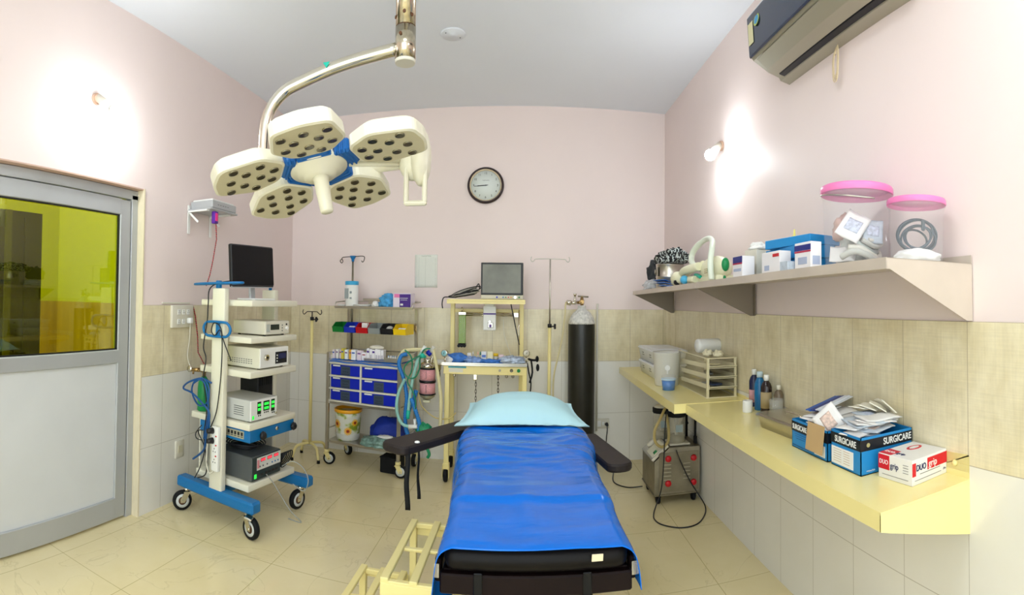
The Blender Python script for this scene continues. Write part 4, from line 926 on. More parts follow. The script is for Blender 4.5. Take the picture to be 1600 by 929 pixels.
b = MB(); b.lathe([(.0965, 0.005), (.1008, .012), (.1045, .055)], (0, 0, 0), 44); obj('clear_base', b, m_frost, t)
b = MB(); b.lathe([(.114, .232), (.120, .236), (.120, .258), (.114, .262), (.106, .258), (.1, .2)], (0, 0, 0), 44); obj('rim', b, m_orange, t, 'orange rim')
for aa, zz, rr in ((-115, .14, .042), (-60, .085, .038), (-28, .155, .034), (-150, .06, .02)):
    a = math.radians(aa); R0 = .1025 + zz * .055; b = MB()
    Mx = Matrix.Rotation(a, 4, 'Z') @ Matrix.Translation((R0 + .0, 0, zz)) @ Matrix.Rotation(PI / 2 - .06, 4, 'Y')
    def wrap(x, y, h):      # petals follow the bucket's round wall
        ang = a + y / R0; rr_ = .1005 + .055 * (zz - x) + h; return Vector((rr_ * math.cos(ang), rr_ * math.sin(ang), zz - x))
    for k in range(14):
        c = 2 * PI * k / 14; p = [wrap(rr * .3 * math.cos(c + s), rr * .3 * math.sin(c + s), .002) for s in (-.22, .22)] + [wrap(rr * .75 * math.cos(c + s), rr * .75 * math.sin(c + s), .0025) for s in (.17,)] + [wrap(rr * math.cos(c), rr * math.sin(c), .0015)] + [wrap(rr * .75 * math.cos(c - .17), rr * .75 * math.sin(c - .17), .0025)]
        b.poly([p[0], p[1], p[2], p[3], p[4]], True)
    b.slot(1); b.poly([wrap(rr * .4 * math.cos(2 * PI * k / 18), rr * .4 * math.sin(2 * PI * k / 18), .0035) for k in range(18)])
    b.slot(2); b.poly([wrap(rr * .2 * math.cos(2 * PI * k / 12), rr * .2 * math.sin(2 * PI * k / 12), .0042) for k in range(12)])
    obj('sunflower_motif', b, [mat('petal_yellow', '#f2b81c', .5), mat('flower_orange', '#c8501a', .5), mat('flower_brown', '#5a2410', .5)], bk)
lump('blue_bundle', 'dark blue cloth bundle at the back of the lower trolley shelf', 'cloth bundle', tw(.47, .22, .2065), (.15, .10, .13), mat('bundle_blue', '#10309a', .6), 12, amp=.2, freq=5)
lump('plastic_bag', 'clear greenish plastic bag of packets on the lower trolley shelf', 'bag', tw(.48, .07, .2065), (.165, .085, .05), mat('bag_green_clear', '#7fa096', .2, var=.5, vscale=35), 15, amp=.3, freq=8)
lump('wrapped_packet', 'small white packet on top of the clear plastic bag', 'packet', tw(.52, .055, .283), (.06, .035, .012), m_paper, 17)
t = thing('black_box', 'black box on the floor under the right end of the drawer trolley', 'box', tw(.56, .12, 0), TA)
b = MB(); b.box((0, 0, .06), (.16, .14, .12), .006); b.box((0, 0, .124), (.168, .148, .012), .004); obj('case', b, m_rubber, t)
# ------------------------------------------------------------------ anaesthesia machine against the back wall
t = thing('anaesthesia_machine', 'pale yellow anaesthesia machine frame with shelves against the back wall', 'medical machine', (-.31, 4.13, 0))
am = t
for x, y, z1 in ((-.60, 3.955, .90), (.0, 3.955, .90), (-.612, 4.31, 1.40), (-.03, 4.31, 1.40)):
    b = MB(); b.box((x, y, (z1 + .13) / 2), (.036, .036, z1 - .13), .003); wobj('post', b, m_yellow, am)
b = MB(); b.box((-.306, 3.945, .868), (.645, .02, .066), .003).box((-.306, 4.13, .852), (.62, .36, .006)); ap = wobj('apron', b, m_yellow, am)
b = MB(); b.box((-.31, 4.13, .908), (.66, .42, .014), .002); b.box((-.31, 3.925, .915), (.66, .006, .022)); wobj('worktop', b, m_steel, am)
b = MB(); b.box((-.315, 4.21, 1.408), (.63, .27, .018), .003); b.box((-.315, 4.08, 1.395), (.63, .006, .03)); wobj('top_shelf', b, m_yellow, am)
b = MB(); b.box((-.31, 4.13, .34), (.60, .36, .02), .002); wobj('lower_shelf', b, m_yellow, am)
b = MB(); b.box((-.315, 4.31, 1.32), (.56, .012, .028)); wobj('cross_bar', b, m_yellow, am)
b = MB(); b.box((-.52, 3.9345, .89), (.14, .002, .014)); wobj('label_strip', b, mat('teal_label', '#3f9ab0', .4), ap)
b = MB(); b.box((-.53, 3.9345, .865), (.11, .002, .03)); wobj('white_label', b, m_offwhite, ap)
for x, mm, r in ((-.19, m_steel_d, .009), (-.10, m_chrome, .013), (-.045, m_green, .013)):
    b = MB(); b.cyl((x, 3.936, .872), (x, 3.92, .872), r, seg=18); wobj('knob', b, mm, ap)
for x, y in ((-.60, 3.955), (.0, 3.955), (-.612, 4.31), (-.03, 4.31)):
    b = MB(); b.box((x, y, .12), (.05, .055, .05), .006); b.box((x - .024, y - .01, .075), (.006, .05, .09), .002).box((x + .024, y - .01, .075), (.006, .05, .09), .002); c = wobj('castor', b, m_yellow, am)
    b = MB(); q = Vector((1, 0, 0)).to_track_quat('Z', 'Y').to_matrix().to_4x4(); b.lathe([(.0001, -.014), (.045, -.014), (.052, -.008), (.052, .008), (.045, .014), (.0001, .014)], (x, y - .012, .052), 28, q); wobj('wheel', b, m_rubber, c)
# flowmeter, rail, control unit
b = MB(); b.box((-.523, 4.25, 1.165), (.058, .03, .235), .003); fl = wobj('flowmeter_block', b, mat('green_acrylic', '#8fae3c', .15, alpha=.85), am, 'green flowmeter block')
for x in (-.54, -.523, -.506):
    b = MB(); b.cyl((x, 4.234, 1.06), (x, 4.234, 1.28), .006, seg=10); wobj('flow_tube', b, m_clear, fl)
b = MB(); b.box((-.523, 4.25, 1.298), (.068, .045, .03), .005).cyl((-.527, 4.25, 1.31), (-.527, 4.25, 1.35), .006); wobj('flow_cap', b, m_chrome, am)
b = MB(); b.box((-.523, 4.25, 1.035), (.066, .045, .03), .005); 
for x in (-.545, -.521, -.498): b.cyl((x, 4.23, 1.035), (x, 4.20, 1.03), .013, seg=14)
wobj('flow_knobs', b, m_black, am)
b = MB(); b.cyl((-.50, 4.26, 1.30), (-.10, 4.26, 1.30), .009, seg=14).cyl((-.50, 4.26, 1.282), (-.10, 4.26, 1.282), .006, seg=12).cyl((-.05, 4.27, 1.33), (-.05, 4.27, .93), .006, seg=12).box((-.075, 4.26, 1.29), (.04, .03, .04), .003); wobj('gas_rail', b, m_chrome, am)
b = MB(); b.box((-.293, 4.225, 1.262), (.105, .03, .20), .004).box((-.293, 4.21, 1.375), (.08, .05, .035), .012, seg=2); un = wobj('control_unit', b, m_white, am)
b = MB(); b.box((-.293, 4.2085, 1.298), (.106, .002, .012)); wobj('purple_stripe', b, m_purple, un)
b = MB(); b.box((-.285, 4.205, 1.205), (.045, .012, .045), .004).cyl((-.29, 4.20, 1.235), (-.29, 4.185, 1.235), .011, seg=14); b.slot(1).box((-.285, 4.197, 1.20), (.018, .004, .024)); wobj('selector_switch', b, [m_steel, m_purple], un)
b = MB(); b.tube([(-.12, 4.20, 1.395), (-.10, 4.19, 1.30), (-.07, 4.18, 1.16), (-.045, 4.17, 1.05)], .0045, 8, 4); wobj('black_tube', b, m_black, am)
b = MB(); b.tube([(-.18, 4.25, 1.25), (-.17, 4.25, 1.12), (-.12, 4.22, .98), (-.10, 4.2, .93)], .003, 8, 4); wobj('cream_tube', b, m_offwhite, am)
def gauge(x, y, z, r, tilt, fm):
    b = MB(); Q_ = Euler((PI / 2, 0, tilt)).to_matrix().to_4x4(); b.lathe([(.0001, 0), (r, 0), (r, .016), (r * .88, .02), (.0001, .02)], (x, y, z), 24, Q_); g_ = wobj('gauge', b, m_chrome, am)
    b = MB(); b.lathe([(.0001, .0212), (r * .82, .0212), (r * .82, .020)], (x, y, z), 24, Q_); wobj('gauge_face', b, fm, g_)
    b = MB(); b.lathe([(.0001, .0225), (r * .12, .0225), (r * .12, .021)], (x, y, z), 12, Q_); b.poly([Q_ @ Vector(p) + Vector((x, y, z)) for p in ((-.002, 0, .0222), (.002, 0, .0222), (r * .3, r * .6, .0222))]); wobj('gauge_needle', b, m_black, g_)
    b = MB(); b.cyl((x, y, z - r), (x, y, z - r - .045), .006, seg=10); wobj('gauge_stem', b, m_chrome, g_)
gauge(-.615, 3.93, .995, .028, -.3, mat('gauge_blue', '#8fc3cc', .3)); gauge(.012, 3.95, 1.005, .027, .1, mat('gauge_cream', '#d9d5c2', .3))
b = MB(); b.tube([(.03, 3.95, .96), (.055, 3.93, .955), (.09, 3.92, .955)], .009, 10, 3); b.sphere((.095, 3.915, .965), .022, (.6, 1, 1.1)).sphere((.10, 3.91, .90), .022, (.6, 1, 1.3)); b.tube([(.05, 3.93, .95), (.06, 3.93, .86), (.04, 3.94, .78)], .007, 8, 3).tube([(.02, 3.94, .93), (.035, 3.93, .85), (.05, 3.93, .78), (.045, 3.94, .70)], .005, 8, 4); wobj('yoke_valves', b, m_rubber, am)
b = MB(); b.tube([(-.62, 3.95, .905), (-.67, 3.95, .905), (-.70, 3.94, .90)], .010, 10, 2).box((-.665, 3.94, .885), (.035, .03, .05), .005); wobj('absorber_bracket', b, m_chrome, am)
b = MB(); b.tube([(-.665, 3.935, .87), (-.662, 3.935, .82), (-.668, 3.935, .78)], .011, 10, 3); wobj('bracket_knob', b, m_black, am)
for x, z0, z1 in ((-.38, .845, .60), (-.205, .845, .62)):
    b = MB(); n_ = 9
    for k in range(n_):
        z = z0 - (z0 - z1) * (k + .5) / n_; q = (0, 0, 0) if k % 2 else (0, 0, PI / 2)
        Mq = Matrix.Translation((x, 4.0, z)) @ Euler(q).to_matrix().to_4x4()
        b.tube([Mq @ Vector((.006 * math.cos(a), 0, .017 * math.sin(a))) for a in [2 * PI * j / 8 for j in range(8)]], .0022, 6, 2, closed=True)
    wobj('hanging_chain', b, m_dhook, am)
for x in (-.55, -.14, -.09):
    b = MB(); b.box((x, 4.0, .828), (.022, .02, .046), .006); wobj('pipe_stub', b, m_steel_d, am)
b = MB(); b.box((-.385, 4.0, .81), (.03, .02, .05), .004); wobj('chain_bracket', b, m_chrome, am)
b = MB(); b.box((-.20, 4.0, .846), (.13, .02, .006)); wobj('hanger_plate', b, m_black, am)

# carbon dioxide absorber
t = thing('absorber_canister', 'clear canister of pink granules between the drawer trolley and yellow machine', 'canister', (-.755, 3.95, .63))
b = MB(); b.lathe([(.0001, 0), (.03, 0), (.055, .02), (.062, .035), (.062, .04)], (0, 0, 0), 32); b.box((0, -.03, -.012), (.06, .02, .02), .003); obj('base_dome', b, mat('dome_grey', '#b8b49a', .2, .3, alpha=.9), t)
m_gran = mat('pink_granules', '#e7a3a8', .8, var=.25, vscale=120)
for z0 in (.045, .15):
    b = MB(); b.lathe([(.0001, z0), (.0605, z0), (.0605, z0 + .085), (.0001, z0 + .085)], (0, 0, 0), 32); obj('granule_chamber', b, m_gran, t)
    b = MB(); b.box((0, -.061, z0 + .045), (.003, .002, .06)); obj('seam_mark', b, m_black, t)
for z0, h_ in ((.036, .012), (.132, .018), (.236, .012)):
    b = MB(); b.lathe([(.0001, z0), (.066, z0), (.066, z0 + h_), (.0001, z0 + h_)], (0, 0, 0), 32); obj('clamp_ring', b, m_black, t)
b = MB(); b.lathe([(.066, .247), (.06, .27), (.05, .285), (.0001, .287)], (0, 0, 0), 32); b.cyl((-.02, 0, .28), (-.02, 0, .34), .014, seg=16).cyl((.03, 0, .28), (.035, 0, .35), .012, seg=16).sphere((0, -.01, .30), .028); obj('valve_head', b, m_chrome, t)

# hoses hanging in front of the absorber
def hose(name, label, cat, pts, r, M, seg=12, sub=6, ridged=0.0, part='hose'):
    t = thing(name, label, cat, pts[0])
    b = MB()
    if ridged:
        n = len(pts) * 16; radii = [r * (1 + (ridged if k % 2 else -ridged)) for k in range(n)]
        b.tube(pts, r, seg, 16, radii=radii)
    else: b.tube(pts, r, seg, sub)
    wobj(part, b, M, t); return t
m_hblue = mat('hose_blue', '#1f78c4', .35); m_aqua = mat('hose_aqua', '#9fd6cc', .3, alpha=.8); m_hgreen = mat('hose_green', '#0a7a58', .3)
t = hose('breathing_hose', 'corrugated blue breathing hose hanging beside the drawer trolley', 'hose', [(-.902, 3.86, .984), (-.948, 3.86, .968), (-.962, 3.85, .898), (-.925, 3.85, .8), (-.897, 3.85, .654), (-.906, 3.85, .53), (-.90, 3.85, .42), (-.87, 3.85, .34)], .0155, m_hblue, ridged=.10)
t = hose('breathing_hose', 'second corrugated blue hose ending behind the armboard', 'hose', [(-.82, 3.835, .715), (-.842, 3.835, .636), (-.87, 3.84, .58), (-.89, 3.84, .50)], .0155, m_hblue, ridged=.10)
t = hose('breathing_hose', 'third corrugated blue hose slanting down towards the armboard', 'hose', [(-.85, 3.80, .66), (-.816, 3.80, .568), (-.785, 3.80, .464), (-.80, 3.80, .34)], .0155, m_hblue, ridged=.10)
t = hose('clear_hose', 'pale aqua tube running down from the white connector at the absorber', 'hose', [(-.755, 3.81, 1.044), (-.804, 3.81, .955), (-.842, 3.81, .806), (-.864, 3.81, .66), (-.875, 3.81, .54)], .0125, m_aqua, ridged=.05)
b = MB(); b.cyl((-.872, 3.81, .565), (-.878, 3.81, .50), .017, .013, 16); wobj('teal_connector', b, m_teal, t)
b = MB(); b.cyl((-.75, 3.81, 1.055), (-.775, 3.81, 1.01), .013, .016, 16); wobj('white_connector', b, m_white, t)
t = hose('clear_hose', 'pale aqua tube bowing out over the edge of the blue drawers', 'hose', [(-.905, 3.815, .80), (-.951, 3.815, .70), (-.968, 3.815, .60), (-.954, 3.815, .51), (-.918, 3.815, .455), (-.862, 3.815, .44)], .0125, m_aqua, ridged=.05)
b = MB(); b.cyl((-.87, 3.815, .44), (-.78, 3.815, .445), .017, .014, 16).cyl((-.82, 3.815, .44), (-.825, 3.815, .50), .011, seg=14); wobj('white_connector', b, m_white, t)
t = hose('green_tube', 'thin green tube falling beside the blue hose', 'tube', [(-.904, 3.79, 1.024), (-.86, 3.79, .985), (-.845, 3.79, .93), (-.851, 3.79, .861), (-.88, 3.79, .787), (-.839, 3.79, .716), (-.813, 3.79, .64), (-.818, 3.79, .58)], .0055, m_hgreen)
t = hose('green_tube', 'thin green tube looping in a ring in front of the absorber', 'tube', [(-.706, 3.785, 1.041), (-.755, 3.785, 1.029), (-.783, 3.785, .961), (-.787, 3.785, .888), (-.816, 3.785, .824), (-.861, 3.785, .812), (-.901, 3.785, .844), (-.902, 3.785, .898), (-.858, 3.785, .943), (-.793, 3.785, .98), (-.77, 3.785, .986)], .0055, m_hgreen)
b = MB(); b.sphere((-.765, 3.785, .985), .02, seg=14).cyl((-.765, 3.785, .985), (-.745, 3.80, .975), .012, seg=12); wobj('teal_connector', b, m_teal, t)
t = hose('cream_hose', 'cream rubber hose arching over from the drawer trolley to the absorber', 'hose', [(-.979, 3.90, .94), (-.95, 3.89, .99), (-.913, 3.89, 1.012), (-.786, 3.89, 1.021), (-.725, 3.89, 1.013)], .014, mat('cream_rubber', '#d9cfa0', .5), ridged=.04)
t = hose('cream_hose', 'cream hose slanting down beside the front leg of the yellow machine', 'hose', [(-.70, 3.87, 1.03), (-.69, 3.87, .98), (-.664, 3.87, .861), (-.635, 3.87, .668), (-.635, 3.87, .50), (-.64, 3.87, .42)], .0135, mat('cream_rubber', '#d9cfa0', .5), ridged=.04)
b = MB(); b.cyl((-.715, 3.87, 1.00), (-.695, 3.87, 1.05), .018, .014, 16); wobj('clear_connector', b, m_frost, t)
b = MB(); b.cyl((-.745, 3.87, 1.01), (-.715, 3.865, .985), .020, seg=16); wobj('blue_connector', b, m_royal, t)
t = hose('thin_tube', 'thin yellowish tube sagging from the absorber to the machine leg', 'tube', [(-.815, 3.89, .686), (-.80, 3.89, .62), (-.773, 3.89, .569), (-.681, 3.90, .50), (-.575, 3.91, .496), (-.523, 3.92, .542)], .0045, mat('amber_tube', '#cdb874', .4))
lump('breathing_bag', 'crumpled green breathing bag hanging beside the armboard', 'breathing bag', (-.755, 3.81, .36), (.055, .04, .07), mat('bag_green', '#128a5c', .35), 21, amp=.4)
t = hose('bag_tail', 'green loop hanging from the breathing bag under the armboard', 'tube', [(-.745, 3.83, .365), (-.735, 3.83, .30), (-.712, 3.83, .24), (-.725, 3.83, .21)], .012, mat('bag_green', '#128a5c', .35))

# patient monitor, cables
t = thing('patient_monitor', 'patient monitor with a grey screen on top of the yellow machine', 'monitor', (-.19, 4.19, 1.4175), 0)
b = MB(); b.box((0, 0, .15), (.345, .10, .30), .008, seg=2); obj('casing', b, m_offwhite, t)
b = MB(); b.box((0, -.053, .167), (.342, .008, .262), .004); bz = obj('bezel', b, m_black, t)
b = MB(); b.box((-.003, -.0575, .168), (.31, .002, .232)); obj('screen', b, mat('grey_screen', '#77776a', .25, var=.25, vscale=5), bz)
for x, mm, r in ((-.04, m_royal, .007), (.01, m_blue, .006), (.032, m_green, .005), (.053, m_red, .005), (.074, m_orange, .005), (.108, m_chrome, .012), (.14, m_green, .007)):
    b = MB(); b.cyl((x, -.05, .018), (x, -.062, .018), r, seg=14); obj('button', b, mm, t)
t = thing('monitor_leads', 'heap of black and grey monitor leads left of the patient monitor', 'cables', (-.48, 4.19, 1.4175))
b = MB(); rnd = random.Random(4)
for k in range(9):
    b.slot(k % 2); x0 = -.50 + rnd.uniform(-.02, .02); rr = .06 + .012 * rnd.random(); hh = .022 + .006 * k
    b.tube([(x0 + rr * 1.5 * math.cos(a) + .03 * math.sin(a) * (k % 3), 4.19 + .04 * math.sin(a), 1.428 + hh * (.9 + .8 * math.cos(a)) * (1 if math.sin(a) > -2 else 1) * .8) for a in [2 * PI * j / 9 for j in range(9)]], .0045, 8, 4, closed=True)
b.slot(0); b.tube([(-.56, 4.12, 1.43), (-.62, 4.08, 1.432), (-.655, 4.06, 1.425), (-.665, 4.055, 1.38), (-.66, 4.055, 1.34)], .0045, 8, 4); b.tube([(-.44, 4.2, 1.47), (-.405, 4.2, 1.52), (-.385, 4.2, 1.545), (-.378, 4.2, 1.50)], .0045, 8, 4)
wobj('lead', b, [m_black, mat('grey_lead', '#9a978e', .5)], t)

# things on the machine's worktop
lump('blue_wrap', 'blue sterile wrap heaped at the left of the machine worktop', 'cloth', (-.54, 4.05, .9155), (.075, .05, .045), mat('wrap_blue', '#3f78c8', .7, var=.25, vscale=25), 31, amp=.35, freq=8)
lump('blue_wrap', 'blue and white wrap in the middle of the machine worktop', 'cloth', (-.40, 4.02, .9155), (.07, .045, .03), mat('wrap_blue2', '#86a4d8', .7, var=.5, vscale=30), 33, amp=.35, freq=8)
lump('blue_wrap', 'blue wrap lying between the cartons on the machine worktop', 'cloth', (-.27, 4.00, .9155), (.085, .035, .022), mat('wrap_blue', '#3f78c8', .7, var=.25, vscale=25), 35, amp=.35, freq=8)
lump('clear_wrap', 'clear crinkled packaging at the right end of the machine worktop', 'packaging', (-.10, 4.03, .9155), (.10, .05, .035), mat('wrap_clear', '#b9c6d8', .2, var=.6, vscale=30), 37, amp=.4, freq=9)
lump('white_wad', 'white tissue beside the left gauge on the machine worktop', 'tissue', (-.60, 4.02, .9155), (.035, .03, .03), m_paper, 39)
carton('vial_carton', 'white and blue carton in the middle of the machine worktop', (-.325, 4.08, .9155), (.04, .03, .085), 0, mat('carton_pale', '#e4e6ea', .5), faces=[('print', (0, -.0154, .05), (.03, .0006, .02), mat('print_blue', '#5a78c0'))])
carton('vial_carton', 'cream carton right of the blue and white one on the machine worktop', (-.275, 4.07, .9155), (.042, .03, .088), 0, mat('carton_cream', '#efe6c2', .5))
carton('vial_carton', 'pale pink carton near the right end of the machine worktop', (-.185, 4.06, .9155), (.036, .03, .065), 0, mat('carton_pinkish', '#e6cdd4', .5))
for k, (x_, y_, s_, c_) in enumerate(((-.445, 4.10, (.03, .03, .07), '#f0ece8'), (-.155, 4.11, (.045, .03, .05), '#eef0f4'), (-.48, 4.11, (.05, .03, .045), '#dfe6f2'), (-.06, 4.10, (.05, .04, .05), '#f2f0ea'))):
    carton('vial_carton', ['narrow white carton between the two left blue wraps', 'low white carton beside the pale pink one', 'low bluish carton behind the left blue wrap', 'white carton at the right end of the worktop by the gauge'][k] + ' on the machine worktop', (x_, y_, .9155), s_, 0, mat('vc_%d' % k, c_, .5), faces=[('print', (0, -s_[1] / 2 - .0006, s_[2] * .6), (s_[0] * .7, .001, s_[2] * .2), mat('print_grey_blue', '#aab4cc'))])
t = thing('specimen_jar', 'small clear jar with yellow cap on the machine worktop', 'jar', (-.23, 4.08, .9155))
b = MB(); b.lathe([(.0001, 0), (.018, 0), (.018, .05), (.0001, .05)], (0, 0, 0), 20); obj('body', b, m_frost, t)
b = MB(); b.lathe([(.019, .05), (.019, .072), (.0001, .073)], (0, 0, 0), 20); obj('cap', b, mat('cap_yellow', '#e8c020', .35), t)
for x, c_, lb in ((-.375, '#f0b8a8', 'small pale vial with pink stopper on the machine worktop'), (-.355, '#1e8a7a', 'syringe standing upright with teal tip on the machine worktop'), (-.415, '#e4e4e8', 'short white vial beside the middle wrap on the machine worktop')):
    t = thing('vial', lb, 'vial', (x, 4.10, .9155)); b = MB(); b.cyl((0, 0, 0), (0, 0, .055), .008, seg=12); obj('barrel', b, m_frost, t); b = MB(); b.cyl((0, 0, .055), (0, 0, .082), .006, .003, 12); obj('tip', b, mat('tip' + c_[1:], c_, .4), t)

# ------------------------------------------------------------------ operating table
OA = math.radians(1.6); OO = Vector((.018, 1.9, 0))
def ow(x, y, z): return (OO.x + x * math.cos(OA) - y * math.sin(OA), OO.y + x * math.sin(OA) + y * math.cos(OA), z)
t = thing('operating_table', 'dark operating table with black padding in the middle of the room', 'operating table', OO, OA)
ot = t
b = MB(); b.box((0, 0, .705), (.47, 1.22, .045), .004); b.box((0, -.615, .70), (.48, .03, .05), .004); obj('table_frame', b, m_maroon, t)
b = MB(); b.box((0, .78, .715), (.44, .34, .03), .004); obj('head_frame', b, m_maroon, t)
def cushion(y0, y1, w_, z0, z1):
    b = MB(); b.box((0, (y0 + y1) / 2, (z0 + z1) / 2), (w_, y1 - y0, z1 - z0), .028, seg=4); return b
obj('seat_cushion', cushion(-.635, .30, .462, .728, .790), m_vinyl, t); obj('head_cushion', cushion(.31, .95, .462, .73, .79), m_vinyl, t)
b = MB(); b.box((0, .1, .36), (.24, .36, .62), .01); b.box((0, .1, .20), (.30, .42, .20), .01); obj('column', b, m_maroon, t)
b = MB(); b.box((.02, -.42, .61), (.26, .30, .14), .006); obj('foot_mechanism', b, m_maroon, t)
b = MB(); b.box((0, .1, .06), (.42, .80, .10), .02); obj('base', b, m_steel_d, t)
for sx in (-1, 1):
    b = MB(); b.box((sx * .246, -.1, .708), (.008, .95, .028), .002); obj('side_rail', b, m_steel_d, t)
    b = MB(); b.box((sx * .249, -.58, .715), (.016, .03, .06), .003); b.slot(1).box((sx * .252, -.598, .715), (.012, .004, .035)); obj('end_bracket', b, [m_maroon, m_steel], t)
for x_ in (-.145, .125):
    b = MB(); b.box((x_, -.632, .69), (.022, .006, .085), .002); obj('strap_end', b, m_screen, t)
def armboard(name, p_root, p_tip, wdt, z, th=.045, mt=None):
    a, c = Vector(p_root), Vector(p_tip); d = (c - a); L0 = d.length; an = math.atan2(d.y, d.x)
    b = MB(); Mx = Matrix.Translation((a.x, a.y, 0)) @ Matrix.Rotation(an, 4, 'Z')
    sh = rpoly([(0, -wdt / 2), (L0 - .02, -wdt / 2), (L0 + .0, -wdt / 2 + .03), (L0, wdt / 2 - .03), (L0 - .02, wdt / 2), (0, wdt / 2)], .018)
    ins = [(x * .985 + .004, y * .93) for x, y in sh]; n = len(sh); R_ = []
    for poly, zz in ((ins, z - th), (sh, z - th + .008), (sh, z - .008), (ins, z)): R_.append([b.bm.verts.new(Mx @ Vector((x, y, zz))) for x, y in poly])
    b._new([b.bm.faces.new((A_[i], A_[(i + 1) % n], B_[(i + 1) % n], B_[i])) for A_, B_ in zip(R_, R_[1:]) for i in range(n)], False); b._new([b.bm.faces.new(R_[0][::-1]), b.bm.faces.new(R_[-1])])
    o = wobj(name, b, mt or m_greyvinyl, ot)
    b = MB(); Mb = Mx @ Matrix.Translation((L0 * .3, 0, z - th - .008)); bb = MB(); bb.box((0, 0, 0), (L0 * .75, .04, .014), .002); bmesh.ops.transform(bb.bm, matrix=Mb, verts=list(bb.bm.verts)); wobj('board_bracket', bb, m_steel_d, o)
    return o
al = armboard('armboard', (-.25, 2.70), (-.572, 2.163), .15, .772, .038)
ar = armboard('armboard', (.30, 2.52), (.394, 2.03), .11, .752, .034)
for (x, y, x1, z1, w_, tw_) in ((-.498, 2.162, -.494, .50, .022, .1), (-.462, 2.218, -.457, .53, .013, .9)):
    b = MB(); n = 14
    def f(u, v, x=x, y=y, x1=x1, z1=z1, w_=w_, tw_=tw_):
        ang = tw_ * math.sin(v * PI) + .1; z = .77 + (z1 - .77) * v; cx_ = x + (x1 - x) * v + .003 * math.sin(v * 8); ww = w_ * (1 if tw_ < .5 else .6 + .6 * v)
        return (cx_ + (u - .5) * ww * math.cos(ang), y - .003 + (u - .5) * ww * math.sin(ang), z)
    b.surf(f, 2, n, .003); wobj('arm_strap', b, m_rubber, al)
b = MB(); b.sphere((-.468, 2.225, .774), .012, (1, 1, .5)); wobj('sticking_plaster', b, m_paper, al)

# blue rubber sheet
def sm(a, b_, x): 
    t_ = min(max((x - a) / (b_ - a), 0), 1); return t_ * t_ * (3 - 2 * t_)
def sheet(u, v):
    y = -.642 + v * 1.22; s = (u - .5) * 2
    wl = .252 + .016 * sm(-.5, .0, y) + .056 * sm(.0, .45, y)
    hang = (.24 + .10 * sm(-.2, -.6, y)) if s < 0 else (.10 + .05 * sm(-.1, .3, y))
    q0 = .212; tot = q0 + (wl - q0) + hang; d = abs(s) * tot
    z0 = .7985 + .010 * sm(-.38, -.28, y) * sm(-.12, -.26, y) + .004 * sm(-.2, .5, y)
    wr = .026 * sm(-.22, .0, y)
    nx = noise.noise(Vector((s * 1.6, y * 7, 0))) ; n2 = noise.noise(Vector((s * 3 + 5, y * 17, 2)))
    z0 += wr * (.55 * nx + .35 * (.5 - abs(n2)) * 1.3) + .004 * noise.noise(Vector((s * 2.2, y * 3.5, 7))) + .002 * (.5 - abs(noise.noise(Vector((s * 4, y * 9, 11)))))
    z0 += .006 * math.exp(-((y + .33) / .02) ** 2) * (1 - .5 * abs(s))
    z0 += .005 * math.exp(-((s * .22 + .02 + .03 * y) / .012) ** 2) * sm(-.6, -.45, y) * sm(-.2, -.4, y)
    if d <= q0: x, z = d, z0
    else:
        q = d - q0; k = wl - q0; th_ = math.tanh(q / k); x = q0 + k * th_ * 1.03; z = z0 - max(0, q - k * th_) * .97 - .018 * th_
        x += .006 * math.sin(y * 19 + s) * sm(0, .12, q - k * .5) + .012 * math.sin(y * 8 + 1) * sm(.05, .2, q) * (1 if s < 0 else .5)
    if v < .03: z -= .004 * (1 - v / .03)
    return (x * (1 if s > 0 else -1), y, z)
b = MB(); b.surf(sheet, 90, 150, .002)
o = obj('table_sheet', b, m_sheet, loc=OO, rot=(0, 0, OA)); tag(o, 'shiny blue rubber sheet draped over the operating table', 'sheet')
# piped hem along the sheet's foot end
b = MB(); b.box((0, 0, 0), (.028, .003, .018), rot=(.2, 0, 0)); o = obj('paper_tag', b, m_card, loc=ow(.148, -.644, .772), rot=(0, 0, OA)); tag(o, 'small cream paper tag stuck on the foot end of the black padding', 'tag')
o.data.materials[0] = mat('cream_paper', '#e8d9b8', .7)
# pillow
def pillow(u, v, sgn):
    a, c = (u - .5) * 2, (v - .5) * 2
    ex, ey = .315, .215
    pinch = 1 + .02 * (a * a) * (c * c)
    x = ex * a * (1 - .045 * (1 - abs(a) ** 2) * 0 - .03 * (1 - a * a)) * (1 - .05 * (1 - c * c) * abs(a) ** 4)
    y = ey * c * (1 - .07 * (1 - a * a) * abs(c) ** 4 * 0)
    a_, c_ = min(abs(a) / .93, 1), min(abs(c) / .93, 1)
    h = (max(0, 1 - a_ ** 2.7) ** .8) * (max(0, 1 - c_ ** 2.6) ** .6)
    z = .034 + sgn * (.0015 + h * (.088 if sgn > 0 else .028)) - .012 * a * a
    z += .003 * noise.noise(Vector((a * 3, c * 4, 3))) * (1 if sgn > 0 else 0) + (.004 * noise.noise(Vector((a * 9, c * 3, 1))) * sm(-.3, -.9, c) if sgn > 0 else 0)
    x *= 1 - .13 * (c + 1) / 2
    return (x * pinch, y * pinch * (1 - .12 * a * a * sm(0, 1, c)), z)
b = MB(); b.surf(lambda u, v: pillow(u, v, 1), 60, 40); b.surf(lambda u, v: pillow(u, v, -1), 60, 40); bmesh.ops.remove_doubles(b.bm, verts=list(b.bm.verts), dist=.0008)
o = obj('pillow', b, m_pillow, loc=ow(-.012, .735, .803), rot=(math.radians(4), 0, OA)); tag(o, 'pale aqua pillow at the head end of the operating table', 'pillow')

